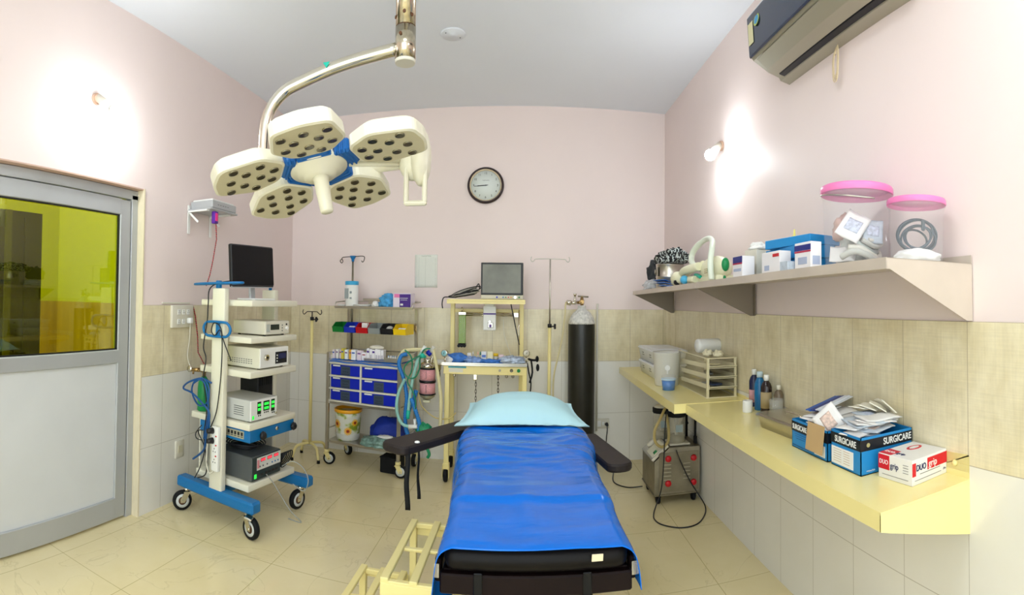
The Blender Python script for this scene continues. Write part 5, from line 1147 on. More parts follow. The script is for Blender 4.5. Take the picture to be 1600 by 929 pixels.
# ------------------------------------------------------------------ step stool
t = thing('step_stool', 'pale yellow slatted two-step stool left of the operating table', 'step stool', (-.40, 2.0, 0))
st = t
SA = 0
def slats(x0, x1, y0, y1, z, n, nm):
    for k in range(n):
        x = x0 + .016 + (x1 - x0 - .032) * k / (n - 1); b = MB(); b.box((x, (y0 + y1) / 2, z), (.03, y1 - y0, .014), .003); wobj('slat', b, m_yellow, st)
    for y in (y0 + .012, (y0 + y1) / 2, y1 - .012):
        b = MB(); b.box(((x0 + x1) / 2, y, z - .014 if y != (y0 + y1) / 2 else z - .006), (x1 - x0, .022, .022 if y != (y0 + y1) / 2 else .012), .003); wobj('cross_bar', b, m_yellow, st)
slats(-.495, -.255, 1.745, 2.25, .42, 3, 'h'); slats(-.715, -.50, 1.745, 2.215, .205, 3, 'l')
for x in (-.48, -.27):
    for y in (1.76, 2.235):
        b = MB(); b.box((x, y, .205), (.03, .028, .41), .003); wobj('leg', b, m_yellow, st)
for y in (1.76, 2.20):
    b = MB(); b.box((-.70, y, .098), (.03, .028, .196), .003); wobj('leg', b, m_yellow, st)
for x in (-.48, -.27):
    b = MB(); b.box((x, 2.0, .10), (.014, .46, .018), .002); wobj('stretcher', b, m_yellow, st)
for c_2, s_2 in (((-.375, 1.748, .385), (.235, .012, .05)), ((-.375, 2.247, .385), (.235, .012, .05)), ((-.60, 1.748, .18), (.21, .012, .03)), ((-.60, 2.212, .18), (.21, .012, .03))):
    b = MB(); b.box(c_2, s_2, .002); wobj('skirt', b, m_yellow, st)

# ------------------------------------------------------------------ suction machine
t = thing('suction_machine', 'steel suction machine with red knobs on the floor under the counter', 'medical machine', (1.06, 3.62, 0), 0)
MY = Matrix(((1, 0, 0, 0), (0, 0, 1, 0), (0, 1, 0, 0), (0, 0, 0, 1)))
b = MB(); b.prism([(-.165, .075), (.165, .075), (.165, .39), (-.06, .39), (-.165, .30)], -.18, .18, MY); b.box((0, 0, .07), (.34, .37, .012), .003); obj('housing', b, m_steel_d, t)
b = MB(); b.box((.012, -.1815, .225), (.29, .003, .27), .001); fp = obj('front_plate', b, mat('dull_steel', '#8d8470', .42, .7, var=.25, vscale=9), t)
for x in (-.075, .075):
    b = MB()
    for k in range(5): b.box((x - (.0 if x < 0 else .01), -.186, .175 + k * .026), (.055, .008, .009), .003, rot=(.5, 0, 0))
    obj('louvers', b, mat('louver_steel', '#b3aa94', .35, .8), fp)
for x, z in ((-.068, .318), (.118, .312), (-.068, .148), (.118, .142)):
    b = MB(); b.lathe([(.0001, .016), (.014, .016), (.021, .010), (.023, 0)], (x, -.183, z), 20, Euler((PI / 2, 0, 0)).to_matrix().to_4x4()); obj('red_knob', b, m_red, t)
d_ = Vector((.105, 0, .09)).normalized(); b = MB(); Mp = Matrix.Translation((-.1135, -.02, .3455)) @ Matrix.Rotation(-math.atan2(.09, .105), 4, 'Y')
b.box((0, 0, .012), (.155, .30, .02), .004); b.slot(1).box((0, -.05, .0235), (.12, .16, .003)); b.slot(2).box((-.02, -.10, .027), (.03, .03, .01), .003)
bmesh.ops.transform(b.bm, matrix=Mp, verts=list(b.bm.verts)); pn = obj('control_panel', b, [m_steel, mat('panel_cream', '#dcd8c2', .4), m_green], t)
b = MB(); b.lathe([(.0001, .018), (.03, .018), (.034, .0)], (0, 0, 0), 20); bmesh.ops.transform(b.bm, matrix=Mp @ Matrix.Translation((.0, .08, .022)), verts=list(b.bm.verts)); obj('vacuum_gauge', b, m_offwhite, pn)
for x in (-.13, .13):
    for y in (-.14, .14):
        b = MB(); b.box((x, y, .055), (.04, .035, .02), .003); c = obj('castor', b, m_rubber, t)
        b = MB(); q = Vector((1, 0, 0)).to_track_quat('Z', 'Y').to_matrix().to_4x4(); b.lathe([(.0001, -.013), (.026, -.013), (.031, -.007), (.031, .007), (.026, .013), (.0001, .013)], (x, y, .031), 20, q); obj('wheel', b, m_rubber, c)
m_jar = mat('jar_glass', '#cfcab8', .1, alpha=.38)
for x, y in ((.025, -.07), (-.045, .08)):
    b = MB(); b.lathe([(.0001, .392), (.06, .392), (.064, .40), (.064, .595), (.0635, .60)], (x, y, 0), 32); jr = obj('jar', b, m_jar, t)
    b = MB(); b.lathe([(.0001, .398), (.058, .398), (.058, .45), (.0001, .45)], (x, y, 0), 24); b.slot(1).cyl((x, y, .45), (x, y, .58), .012, seg=12); obj('residue', b, [mat('jar_residue', '#a39a80', .4), m_offwhite], jr)
    b = MB(); b.box((x - .0, y - .0665, .51), (.05, .002, .05)); obj('jar_label', b, mat('jar_label', '#9fb0b4'), jr)
    b = MB(); b.lathe([(.066, .585), (.069, .59), (.069, .62), (.06, .625)], (x, y, 0), 32); b.slot(1).lathe([(.06, .625), (.045, .64), (.0001, .642)], (x, y, 0), 32); b.cyl((x, y, .64), (x, y, .66), .012, seg=14); obj('jar_lid', b, [m_rubber, m_offwhite], jr)
b = MB(); b.box((.03, -.07, .40), (.15, .15, .012), .003); obj('jar_holder', b, m_offwhite, t)
b = MB(); b.tube([(.158, -.10, .25), (.158, -.10, .62), (.158, .10, .62), (.158, .10, .30)], .009, 10, 1); b.box((.158, -.10, .33), (.02, .03, .22), .003); obj('handle_frame', b, m_rubber, t)
b = MB(); b.lathe([(.0001, 0), (.03, .004), (.018, .03), (.012, .08)], (.12, .03, .50), 16); b.cyl((.12, .03, .39), (.12, .03, .5), .008, seg=10); obj('funnel_valve', b, m_rubber, t)
b = MB(); b.tube([(-.02, -.07, .65), (-.07, -.12, .66), (-.12, -.17, .60), (-.165, -.18, .52), (-.16, -.18, .44), (-.11, -.17, .40), (-.06, -.15, .43), (-.05, -.12, .52), (-.055, -.08, .60)], .010, 12, 6); obj('suction_hose', b, mat('amber_rubber_hose', '#b9a56a', .45), t)
sm_ = t
b = MB(); b.tube([(.965, 3.395, .66), (.955, 3.40, .5), (.95, 3.40, .33), (.935, 3.40, .14), (.90, 3.40, .03), (.86, 3.32, .006), (.84, 3.22, .005), (.87, 3.13, .005), (.97, 3.06, .005), (1.08, 3.08, .005), (1.17, 3.19, .005), (1.215, 3.30, .02), (1.19, 3.38, .08), (1.13, 3.40, .18), (1.06, 3.405, .33), (1.045, 3.42, .38)], .0042, 8, 6); wobj('power_cord', b, m_black, sm_)
t = thing('floor_cable', 'black cable lying along the floor from the back wall to the suction machine', 'cable', (.80, 4.0, 0))
b = MB(); b.tube([(.75, 4.43, .012), (.74, 4.2, .006), (.70, 3.95, .006), (.78, 3.82, .006), (.89, 3.78, .02)], .0045, 8, 6); wobj('cable', b, m_black, t)
# ------------------------------------------------------------------ steel wall shelf
def zs(y): return 1.524 - .0086 * (y - 1.045)
def wall_shelf(label, y0, y1, near_panel):
    t = thing('wall_shelf', label, 'shelf', (XR, y0, zs(y0)), rot=(-.0086, 0, 0), group=None)
    L0 = y1 - y0; xf = -.36
    b = MB(); b.box((xf / 2 - .002, L0 / 2, -.0025), (-xf - .004, L0, .003)).box((xf, L0 / 2, -.016), (.003, L0, .031)).box((xf + .01, L0 / 2, -.0305), (.022, L0, .003)).box((-.006, L0 / 2, .012), (.003, L0, .028)); obj('shelf_top', b, m_shelf, t)
    MXp = Matrix(((1, 0, 0, 0), (0, 0, 1, 0), (0, 1, 0, 0), (0, 0, 0, 1)))
    P = [(xf, -.001), (-.004, -.001), (-.004, -.182), (-.03, -.182), (xf + .01, -.031), (xf, -.031)]
    for k, yy in enumerate((.0015, L0 - .0035)):
        if k == 0 and not near_panel: continue
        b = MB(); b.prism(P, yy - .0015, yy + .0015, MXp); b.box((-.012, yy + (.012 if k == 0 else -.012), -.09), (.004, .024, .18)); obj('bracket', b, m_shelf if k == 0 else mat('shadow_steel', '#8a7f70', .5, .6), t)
    b = MB(); b.box((-.012, .012, -.16), (.006, .012, .012)); obj('bolt', b, m_steel_d, t)
    return t
wall_shelf('long steel wall shelf nearest the camera carrying the pink-lidded buckets', 1.045, 2.598, True)
wall_shelf('steel wall shelf section in the far right corner carrying the patterned cloth', 2.602, 4.17, False)

# buckets with pink lids
def pink_bucket(label, c, r, h, contents):
    t = thing('lidded_bucket', label, 'bucket', (c[0], c[1], zs(c[1])), 0, None)
    b = MB(); b.lathe([(.0001, 0), (r * .90, 0), (r * .92, .006), (r * .99, h * .86), (r * 1.04, h * .87), (r * 1.04, h * .885), (r, h * .89), (r, h * .93)], (0, 0, 0), 56); obj('body', b, m_clear, t)
    b = MB(); b.lathe([(r * 1.05, h * .90), (r * 1.06, h * .91), (r * 1.06, h * .965), (r * 1.03, h * .99), (r * .96, h * .99), (r * .94, h * .955), (.0001, h * .955)], (0, 0, 0), 56, cap=False); obj('lid', b, m_pinkp, t, 'pink lid')
    return t
b1 = pink_bucket('large clear bucket with a pink lid holding packets, on the steel shelf', (1.085, 1.43), .122, .285, 0)
b2 = pink_bucket('smaller clear bucket with a pink lid and coiled dark cable inside', (1.125, 1.17), .09, .205, 0)
b = MB(); b.tube([(-.128 * math.cos(a), -.128 * math.sin(a), .245 - .02 * math.sin(a)) for a in [-.6 + 2.0 * k / 8 for k in range(9)]], .0028, 6, 4); obj('wire_handle', b, m_steel, b1)
rnd = random.Random(11)
def packet(label, loc, size, rot, M, group, nm='packet', pr=None):
    t = thing(nm, label, 'packet', loc, 0, group, rot=rot)
    b = MB(); b.surf(lambda u, v: ((u - .5) * size[0], (v - .5) * size[1], .006 * math.sin(u * PI) * math.sin(v * PI) + .003 * math.sin(u * 7 + size[0] * 99)), 10, 8, .0035); obj('wrapper', b, M, t)
    if pr is not None:
        b = MB(); b.surf(lambda u, v: ((u - .5) * size[0] * .6, (v - .5) * size[1] * .45, .0012 + .006 * math.sin((.2 + u * .6) * PI) * math.sin((.28 + v * .45) * PI) + .003 * math.sin((.2 + .6 * u) * 7 + size[0] * 99)), 10, 8, .0004); obj('print', b, pr, t)
    return t
zb = zs(1.43)
m_pkt = mat('packet_white', '#ece9e6', .5, var=.06, vscale=20); m_pktb = mat('packet_bluish', '#c3cdd8', .4, var=.2, vscale=30); m_prb = mat('print_faint_blue', '#c6ccde', .5, var=.35, vscale=110); m_pro = mat('print_faint_orange', '#e4cabc', .5, var=.3, vscale=110); m_prr = mat('print_red', '#d85a48', .5)
packet('white printed packet leaning high inside the large pink-lidded bucket', (1.035, 1.385, zb + .14), (.085, .11), (1.1, .5, -.75), m_pkt, None, pr=m_prb)
packet('bluish packet behind the white one inside the large pink-lidded bucket', (1.10, 1.36, zb + .125), (.07, .09), (1.2, .1, -.5), m_pktb, None, pr=m_prb)
packet('white packet flat at the bottom of the large pink-lidded bucket', (1.03, 1.44, zb + .05), (.09, .07), (.9, .0, -.7), m_pkt, None)
lump('clear_wrap', 'grey clear wrap crumpled behind the packets in the large pink-lidded bucket', 'wrap', (1.11, 1.46, zb + .02), (.07, .06, .08), mat('wrap_grey_clear', '#c8ccc8', .3, var=.5, vscale=25, alpha=.9), 44, amp=.35)
for k in range(5):
    pts = []; rr = .085 - .008 * (k % 3)
    for j in range(6): 
        a = -2.9 + .55 * j + .3 * k; pts.append((1.085 + rr * math.cos(a), 1.43 + rr * math.sin(a), zb + .035 + .018 * k + .018 * math.sin(j * 1.4 + k)))
    hose('packed_tube', 'pale tubing curled inside the large pink-lidded bucket' if k else 'thick grey tubing at the bottom of the large pink-lidded bucket', 'tube', pts, .011 - .001 * k, mat('tube_pale_%d' % (k % 3), ['#c4c4bc', '#dcd8cc', '#b8c0bc'][k % 3], .4), part='tube')['group'] = 'tubes in the large bucket'
lump('tissue_wad', 'pinkish crumpled wrap at the left inside the large pink-lidded bucket', 'wrap', (1.07, 1.475, zb + .10), (.045, .04, .06), mat('wrap_pinkish', '#dcb8ae', .6, var=.3, vscale=20), 41, amp=.3)
t = thing('coiled_cable', 'dark grey cable coiled inside the smaller pink-lidded bucket', 'cable', (1.125, 1.17, zs(1.17) + .03)); b = MB()
for k in range(6):
    rr = (.062, .05, .057, .04, .065, .048)[k]; tl = Euler((PI / 2 + .35 * math.sin(k * 1.7), .35 * math.sin(k * 2.3), -.76 + .35 * math.cos(k * 2.1))).to_matrix()
    b.tube([Vector((.010 * math.sin(k * 2.2), -.01 * math.sin(k * 1.4), .056 + .006 * math.cos(k * 3))) + tl @ Vector((rr * math.cos(a), rr * .8 * math.sin(a), 0)) for a in [2 * PI * j / 10 for j in range(10)]], .0035, 8, 4, closed=True)
b.box((.0, -.03, .09), (.014, .012, .035), .004); obj('cable_loops', b, mat('dark_grey_cable', '#4a5662', .45), t)
lump('white_cloth', 'white cloth at the bottom of the smaller pink-lidded bucket', 'cloth', (1.12, 1.165, zs(1.17) + .004), (.072, .072, .028), m_paper, 43, amp=.15)

# boxes on the shelf
m_bxblue = mat('carton_sky_blue', '#1f8fd0', .45)
def sbox(nm, lb, x, y, z, size, rz, M, faces=()): return carton(nm, lb, (x, y, z), size, rz, M, faces=faces)
z_ = zs(1.8) + .0005
sbox('blue_carton', 'bottom sky blue carton of the stack on the steel shelf', 1.062, 1.80, z_, (.14, .34, .055), .03, m_bxblue)
sbox('blue_carton', 'middle sky blue carton of the stack on the steel shelf', 1.06, 1.79, z_ + .0555, (.14, .33, .05), -.03, m_bxblue)
sbox('blue_carton', 'top sky blue carton of the stack, turned askew on the steel shelf', 1.06, 1.77, z_ + .106, (.15, .30, .036), .12, m_bxblue)
m_cw = mat('carton_bright', '#eeeaea', .5)
sbox('white_carton', 'white carton with a red stripe in front of the sky blue stack', .942, 1.765, zs(1.765), (.05, .15, .082), 0, m_cw, [('red_stripe', (-.0255, -.045, .066), (.001, .05, .012), m_red), ('print', (-.0255, .03, .02), (.001, .04, .02), mat('print_grey_blue', '#aab4cc'))])
sbox('small_carton', 'small bluish white carton beside the red striped one on the steel shelf', .925, 1.645, zs(1.645), (.03, .06, .035), 0, m_pktb)
sbox('bandage_carton', 'white carton with navy and red band right of the sky blue cartons', .953, 1.545, zs(1.54), (.045, .11, .095), .0, m_cw, [('navy_band', (-.023, 0, .076), (.001, .11, .02), mat('navy_print', '#202a7c')), ('red_band', (-.023, 0, .062), (.001, .11, .006), mat('crimson_print', '#b8284a')), ('print', (-.023, 0, .03), (.001, .06, .025), mat('print_grey_blue', '#aab4cc')), ('near_print', (.0, -.0555, .03), (.03, .001, .03), mat('print_grey_blue', '#aab4cc'))])
sbox('ointment_carton', 'small navy topped white carton left of the sky blue stack', .935, 2.055, zs(2.05), (.06, .10, .09), 0, m_cw, [('navy_band', (-.0305, 0, .075), (.001, .10, .028), mat('navy_print', '#202a7c')), ('red_band', (-.0305, 0, .058), (.001, .10, .007), mat('crimson_print', '#b8284a')), ('print', (-.0305, 0, .03), (.001, .08, .012), mat('print_grey_blue', '#aab4cc'))])
sbox('tall_white_carton', 'taller pale carton behind the navy topped one on the steel shelf', 1.02, 2.09, zs(2.09), (.08, .09, .125), .2, m_offwhite)
lump('tissue_pack', 'crumpled white wrapper on top of the tall pale carton', 'wrapper', (1.02, 2.09, zs(2.09) + .1265), (.035, .05, .022), m_paper, 51, amp=.35)
t = thing('squeeze_bottle', 'pale yellow bottle with a pointed cap behind the blue cartons', 'bottle', (1.185, 2.04, zs(2.04)))
b = MB(); b.lathe([(.0001, 0), (.032, 0), (.034, .01), (.034, .15), (.02, .175), (.0001, .176)], (0, 0, 0), 24); obj('body', b, mat('pale_yellow_plastic', '#ece4b4', .4), t)
b = MB(); b.lathe([(.018, .175), (.016, .19), (.006, .20), (.004, .225), (.0001, .226)], (0, 0, 0), 20); obj('nozzle', b, mat('pale_yellow_cap', '#ece07c', .4), t)

# respiratory set with cream hose, canister, cloth
t = thing('nebuliser', 'cream nebuliser with green parts and arched hose on the steel shelf', 'medical device', (1.03, 2.56, zs(2.56)), 0)
b = MB(); b.sphere((0, 0.08, .075), .075, (.85, 2.5, 1.0), seg=28); b.box((0, 0.08, .02), (.11, .30, .04), .012, seg=2); bd = obj('body', b, mat('nebuliser_cream', '#ece9c8', .35), t)
for y, z, r in ((-.112, .09, .036), (-.10, .02, .014)):
    b = MB(); b.sphere((-.02, y, z), r, (.6, .5, 1), seg=16); obj('green_cap', b, mat('nebuliser_green', '#0f8a4c', .35), bd)
b = MB(); b.cyl((-.058, .0, .07), (-.070, .0, .07), .022, seg=18); obj('green_dial', b, mat('nebuliser_green', '#0f8a4c', .35), bd)
b = MB(); b.box((-.05, .22, .045), (.03, .10, .018), .006, rot=(.2, 0, 0)); obj('green_flap', b, m_teal, bd)
b = MB()
for j in range(3):
    for k in range(4): b.box((-.0625, .05 + .012 * k, .055 + .01 * j), (.004, .007, .004))
obj('grille', b, mat('grille_tan', '#b8a880'), bd)
b = MB(); b.tube([(-.075, -.055, .012), (-.08, -.05, .10), (-.06, -.02, .18), (-.02, .08, .235), (0.0, .20, .262), (.0, .33, .25), (-.01, .42, .215), (-.02, .44, .17), (-.03, .38, .125), (-.02, .26, .09), (0, .12, .085)], .0135, 14, 8, radii=[.0185 if k % 2 else .016 for k in range(160)]); obj('hose', b, mat('nebuliser_hose', '#e6eedc', .3), t)
t = thing('tube_bundle', 'cream plastic tubes and mask lying left of the nebuliser', 'tubes', (.96, 2.98, zs(2.98)))
b = MB(); b.tube([(0, -.26, .10), (-.03, -.1, .085), (.0, .08, .06), (.02, .25, .03)], .024, 12, 5).tube([(.05, -.2, .12), (.03, -.02, .09), (.06, .2, .07), (.03, .34, .04)], .02, 12, 5).tube([(.0, -.2, .03), (-.02, -.02, .03), (.03, .2, .03), (.03, .34, .03)], .02, 12, 5); b.sphere((-.03, .05, .045), .045, (.9, 1.8, .95)); obj('tubes', b, mat('nebuliser_cream', '#ece9c8', .35), t)
b = MB(); b.sphere((-.035, -.10, .03), .03, (.8, 1.3, .9), seg=16); obj('blue_valve', b, mat('light_blue_valve', '#4fb4e0', .3), t)
b = MB(); b.cyl((-.045, .0, .02), (-.05, .02, .02), .018, seg=14); obj('black_ring', b, m_black, t)
for k in range(3):
    packet(['lowest', 'middle', 'top'][k] + ' of the small blue packets at the front edge of the far shelf', (.935, 3.34 + .03 * k, zs(3.34) + .012 + .018 * k), (.07, .13), (.0, .06 * k, .2 * k), mat('packet_blue', '#2a72c8', .4, var=.3, vscale=30), None)
t = thing('steel_canister', 'dented steel canister under the patterned cloth on the far shelf', 'canister', (1.03, 3.55, zs(3.55)))
b = MB(); b.lathe([(.0001, 0), (.098, 0), (.10, .004), (.10, .08), (.1025, .085), (.10, .09), (.10, .168), (.103, .172), (.098, .178), (.0001, .178)], (0, 0, 0), 40); obj('drum', b, m_steel, t)
b = MB(); b.cyl((-.098, .01, .12), (-.11, .012, .12), .018, seg=14).box((-.103, -.03, .12), (.006, .03, .06)); obj('latch', b, m_steel_d, t)
m_zebra = bpy.data.materials.new('black_white_cloth'); m_zebra.use_nodes = True
nt = m_zebra.node_tree; N = nt.nodes; L = nt.links; bs = N['Principled BSDF']; bs.inputs['Roughness'].default_value = .8
wv = N.new('ShaderNodeTexWave'); wv.inputs['Scale'].default_value = 14; wv.inputs['Distortion'].default_value = 12; wv.inputs['Detail'].default_value = 2; tc = N.new('ShaderNodeTexCoord'); L.new(tc.outputs['Object'], wv.inputs[0]); rp = N.new('ShaderNodeValToRGB'); L.new(wv.outputs[0], rp.inputs[0]); e = rp.color_ramp.elements; e[0].position = .62; e[0].color = (*S('#16181c'), 1); e[1].position = .70; e[1].color = (*S('#c8d0cc'), 1); L.new(rp.outputs[0], bs.inputs[0])
lump('patterned_cloth', 'black and white patterned cloth heaped on the steel canister', 'cloth', (1.04, 3.56, zs(3.5) + .178), (.08, .26, .065), m_zebra, 61, amp=.45, freq=6, sub=5)
lump('dark_cloth', 'dark end of the patterned cloth hanging beside the canister', 'cloth', (1.03, 3.92, zs(3.8) + .085), (.06, .13, .10), mat('dark_grey_cloth', '#3a3e42', .8, var=.3, vscale=10), 63, amp=.4)
lump('plastic_wraps', 'clear plastic wraps in the far corner of the steel shelf', 'packaging', (.99, 3.84, zs(3.86) + .0005), (.07, .14, .05), mat('wrap_greyish', '#c9ccd0', .2, var=.3, vscale=25), 65, amp=.45, freq=8)

# ------------------------------------------------------------------ counter
ZCn = .84
def counter(label, y0, y1, xf, zt, near):
    t = thing('wall_counter', label, 'counter', (XR, y0, 0)); L0 = y1 - y0
    b = MB(); b.box((-xf / 2, L0 / 2, zt - .003), (xf, L0, .006)).box((-xf + .002, L0 / 2, zt - .029), (.004, L0, .046)).box((-xf + .016, L0 / 2, zt - .050), (.03, L0, .004)); obj('top', b, m_counter, t)
    b = MB(); b.box((-.004, L0 / 2, zt + .008), (.005, L0, .02), .001)
    if near: b.prism(rpoly([(0.0, zt), (.16, zt), (.16, zt + .066), (.005, zt + .075), (0, zt + .07)], .006), -.006, -.001, Matrix(((0, 0, 1, 0), (1, 0, 0, 0), (0, 1, 0, 0), (0, 0, 0, 1))))
    obj('wall_flange', b, m_counter, t)
    if near:
        b = MB(); b.lathe([(.0001, .01), (.008, .01), (.011, .0)], (-.007, .06, zt + .04), 10, Euler((0, -PI / 2, 0)).to_matrix().to_4x4()); obj('bolt', b, m_yellow, t)
    MXp = Matrix(((1, 0, 0, 0), (0, 0, 1, 0), (0, 1, 0, 0), (0, 0, 0, 1)))
    for k, yy in enumerate((.0015, L0 - .0015)):
        b = MB(); b.prism([(-xf + .0, zt - .0062), (-.001, zt - .0062), (-.001, zt - (.175 if near or k else .05)), (-xf, zt - .052)], yy - (.002 if k == 0 else .0015), yy + (.0015 if k == 0 else .002), MXp); obj('end_bracket', b, m_counter, t)
    return t
counter('long yellow wall counter in front carrying the blue glove cartons', 1.06, 2.70, .372, ZCn, True)
counter('wider yellow wall counter at the far end carrying white storage boxes', 2.702, 4.35, .44, ZCn + .004, False)
ZF = ZCn + .0045; ZN = ZCn + .0005

# storage boxes
def storage_box(label, x, y, z, w_, l_, h_):
    t = thing('storage_box', label, 'storage box', (x, y, z), 0, None)
    M = mat('milky_plastic', '#eceef0', .35)
    b = MB(); sh0 = rrect(w_ * .86, l_ * .90, .03); sh1 = rrect(w_ * .96, l_ * .97, .035); n = len(sh0)
    A_ = [b.bm.verts.new((x_, y_, 0)) for x_, y_ in sh0]; B_ = [b.bm.verts.new((x_, y_, h_ * .86)) for x_, y_ in sh1]
    b._new([b.bm.faces.new((A_[i], A_[(i + 1) % n], B_[(i + 1) % n], B_[i])) for i in range(n)], True); b._new([b.bm.faces.new(A_[::-1])]); obj('tub', b, M, t)
    b = MB(); b.prism(rrect(w_, l_, .035), h_ * .83, h_ * .91).prism(rrect(w_ * .95, l_ * .96, .03), h_ * .91, h_ * .97).prism(rrect(w_ * .6, l_ * .6, .03), h_ * .97, h_ * 1.0); obj('lid', b, mat('lid_white', '#eef0f4', .3), t)
    for yy in (-l_ * .25, l_ * .18):
        scribble('lettering', .06, .018, m_ink, t, (-w_ * .466, yy, h_ * .60), (PI / 2 - .12, 0, -PI / 2), 4, 5); b = MB(); b.box((-w_ * .452, yy, h_ * .40), (.002, .06, .004)); obj('print', b, m_ink, t)
    for s in ((0, -1),):
        scribble('lettering', .06, .018, m_ink, t, (-w_ * .15, -l_ * .484, h_ * .58), FACE_NY, 4, 6)
    return t
storage_box('lower white plastic storage box with a lid on the far counter', 1.06, 3.87, ZF, .27, .50, .105)
storage_box('upper white plastic storage box stacked on the other at the far counter', 1.055, 3.86, ZF + .106, .27, .54, .105)
t = thing('frosted_bin', 'translucent tapered plastic bin on the far counter', 'bin', (.955, 3.36, ZF))
b = MB(); b.lathe([(.0001, 0), (.078, 0), (.08, .005), (.094, .215), (.097, .22), (.095, .224), (.091, .21), (.077, .008), (.0001, .008)], (0, 0, 0), 40); obj('body', b, mat('frosted_bin_plastic', '#e2dfd4', .4, alpha=.85), t)
b = MB(); b.cyl((-.02, -.088, .125), (-.02, -.094, .125), .018, seg=20).box((-.02, -.09, .10), (.01, .004, .03)); obj('valve_cap', b, m_white, t)
t = thing('blue_cup', 'clear cup half full of bright blue in front of the frosted bin', 'cup', (.912, 3.16, ZF))
b = MB(); b.lathe([(.0001, 0), (.038, 0), (.044, .062), (.0001, .062)], (0, 0, 0), 32); obj('blue_contents', b, mat('bright_blue_gel', '#1272c4', .2), t)
b = MB(); b.lathe([(.0001, -.0), (.040, 0), (.049, .088), (.050, .09), (.047, .088)], (0, 0, 0), 32); obj('cup', b, m_clear, t)
b = MB(); b.lathe([(.0455, .064), (.048, .064), (.0485, .074), (.046, .074)], (0, 0, 0), 32); obj('pale_band', b, mat('pale_blue_band', '#b9d4e6', .3), t)

# acrylic organiser
t = thing('tray_organiser', 'clear acrylic organiser with three slanted trays on the far counter', 'organiser', (1.135, 3.08, ZF))
W2, L2, H2 = .19, .56, .235
b = MB(); b.box((0, 0, .003), (W2, L2, .006)).box((0, 0, H2 - .003), (W2, L2, .006)).box((0, L2 / 2 - .003, H2 / 2), (W2, .006, H2 - .012)); obj('shell', b, m_acryl, t)
for sx in (-1, 1):
    b = MB(); b.box((sx * (W2 / 2 - .003), 0, H2 / 2), (.006, L2, H2 - .012)); obj('side_panel', b, m_acryl, t)
    b = MB(); b.box((sx * (W2 / 2 - .008), -L2 / 2 + .008, H2 / 2), (.015, .015, H2), .002); obj('corner_post', b, mat('acrylic_edge', '#ece2bc', .15, alpha=.8), t)
b = MB()
for z in (.003, H2 - .003):
    b.box((-W2 / 2 + .002, 0, z), (.006, L2, .006)).box((W2 / 2 - .002, 0, z), (.006, L2, .006)).box((0, -L2 / 2 + .002, z), (W2, .006, .006))
obj('edge_trim', b, mat('acrylic_edge', '#ece2bc', .15, alpha=.8), t)
for k, z in enumerate((.045, .105, .165)):
    b = MB(); b.box((0, -.02, z), (W2 - .02, L2 - .02, .004), rot=(-.04, 0, 0)); b.box((0, -L2 / 2 - .008, z + .018), (W2 - .02, .05, .003), rot=(-.25, 0, 0)); b.box((-W2 / 2 + .012, -.02, z + .012), (.003, L2 - .02, .024), rot=(-.04, 0, 0)).box((W2 / 2 - .012, -.02, z + .012), (.003, L2 - .02, .024), rot=(-.04, 0, 0)); tr = obj('tray', b, mat('tray_ivory', '#ece4c4', .35, alpha=.9), t)
    b = MB(); b.cyl((W2 / 2 + .001, -L2 / 2 + .02, z + .01), (W2 / 2 + .006, -L2 / 2 + .02, z + .01), .006, seg=10); obj('hinge_screw', b, m_steel_d, t)
for lb, y, z, s, c, r in (('thin pale instrument wrapped in paper in the top organiser tray', -.10, .174, (.03, .16, .012), '#d8cda8', .3), ('grey handled instrument in the middle organiser tray', -.06, .114, (.04, .20, .014), '#6a6c68', -.25), ('dark blue pouch in the lowest organiser tray', -.12, .055, (.07, .14, .012), '#3c4a6c', .2)):
    b = MB(); b.box((0, 0, s[2] / 2), s, .004, seg=2); o = obj('wrapped_instrument', b, mat('instr' + c[1:], c, .4), loc=(1.13, 3.08 + y, ZF + z), rot=(-.04, 0, r)); tag(o, lb, 'instrument')
for x, y in ((1.10, 2.95), (1.14, 2.88)):
    lump('cotton_piece', 'small ivory cotton piece on top of the acrylic organiser, ' + ('left one' if x < 1.12 else 'near one'), 'cotton', (x, y, ZF + H2 + .0005), (.03, .035, .022), mat('ivory_cotton', '#e0d8b8', .8), 71 + x, amp=.3)
t = thing('bandage_roll', 'white bandage roll lying on top of the acrylic organiser', 'roll', (1.165, 3.12, ZF + H2 + .0455))
b = MB(); b.lathe([(.012, -.078), (.042, -.078), (.045, -.07), (.045, .07), (.042, .078), (.012, .078)], (0, 0, 0), 36, Euler((0, PI / 2, .12)).to_matrix().to_4x4()); obj('roll', b, m_white, t)
b = MB(); b.lathe([(.0001, -.076), (.012, -.076), (.012, .076), (.0001, .076)], (0, 0, 0), 16, Euler((0, PI / 2, .12)).to_matrix().to_4x4()); obj('core', b, m_offwhite, t)

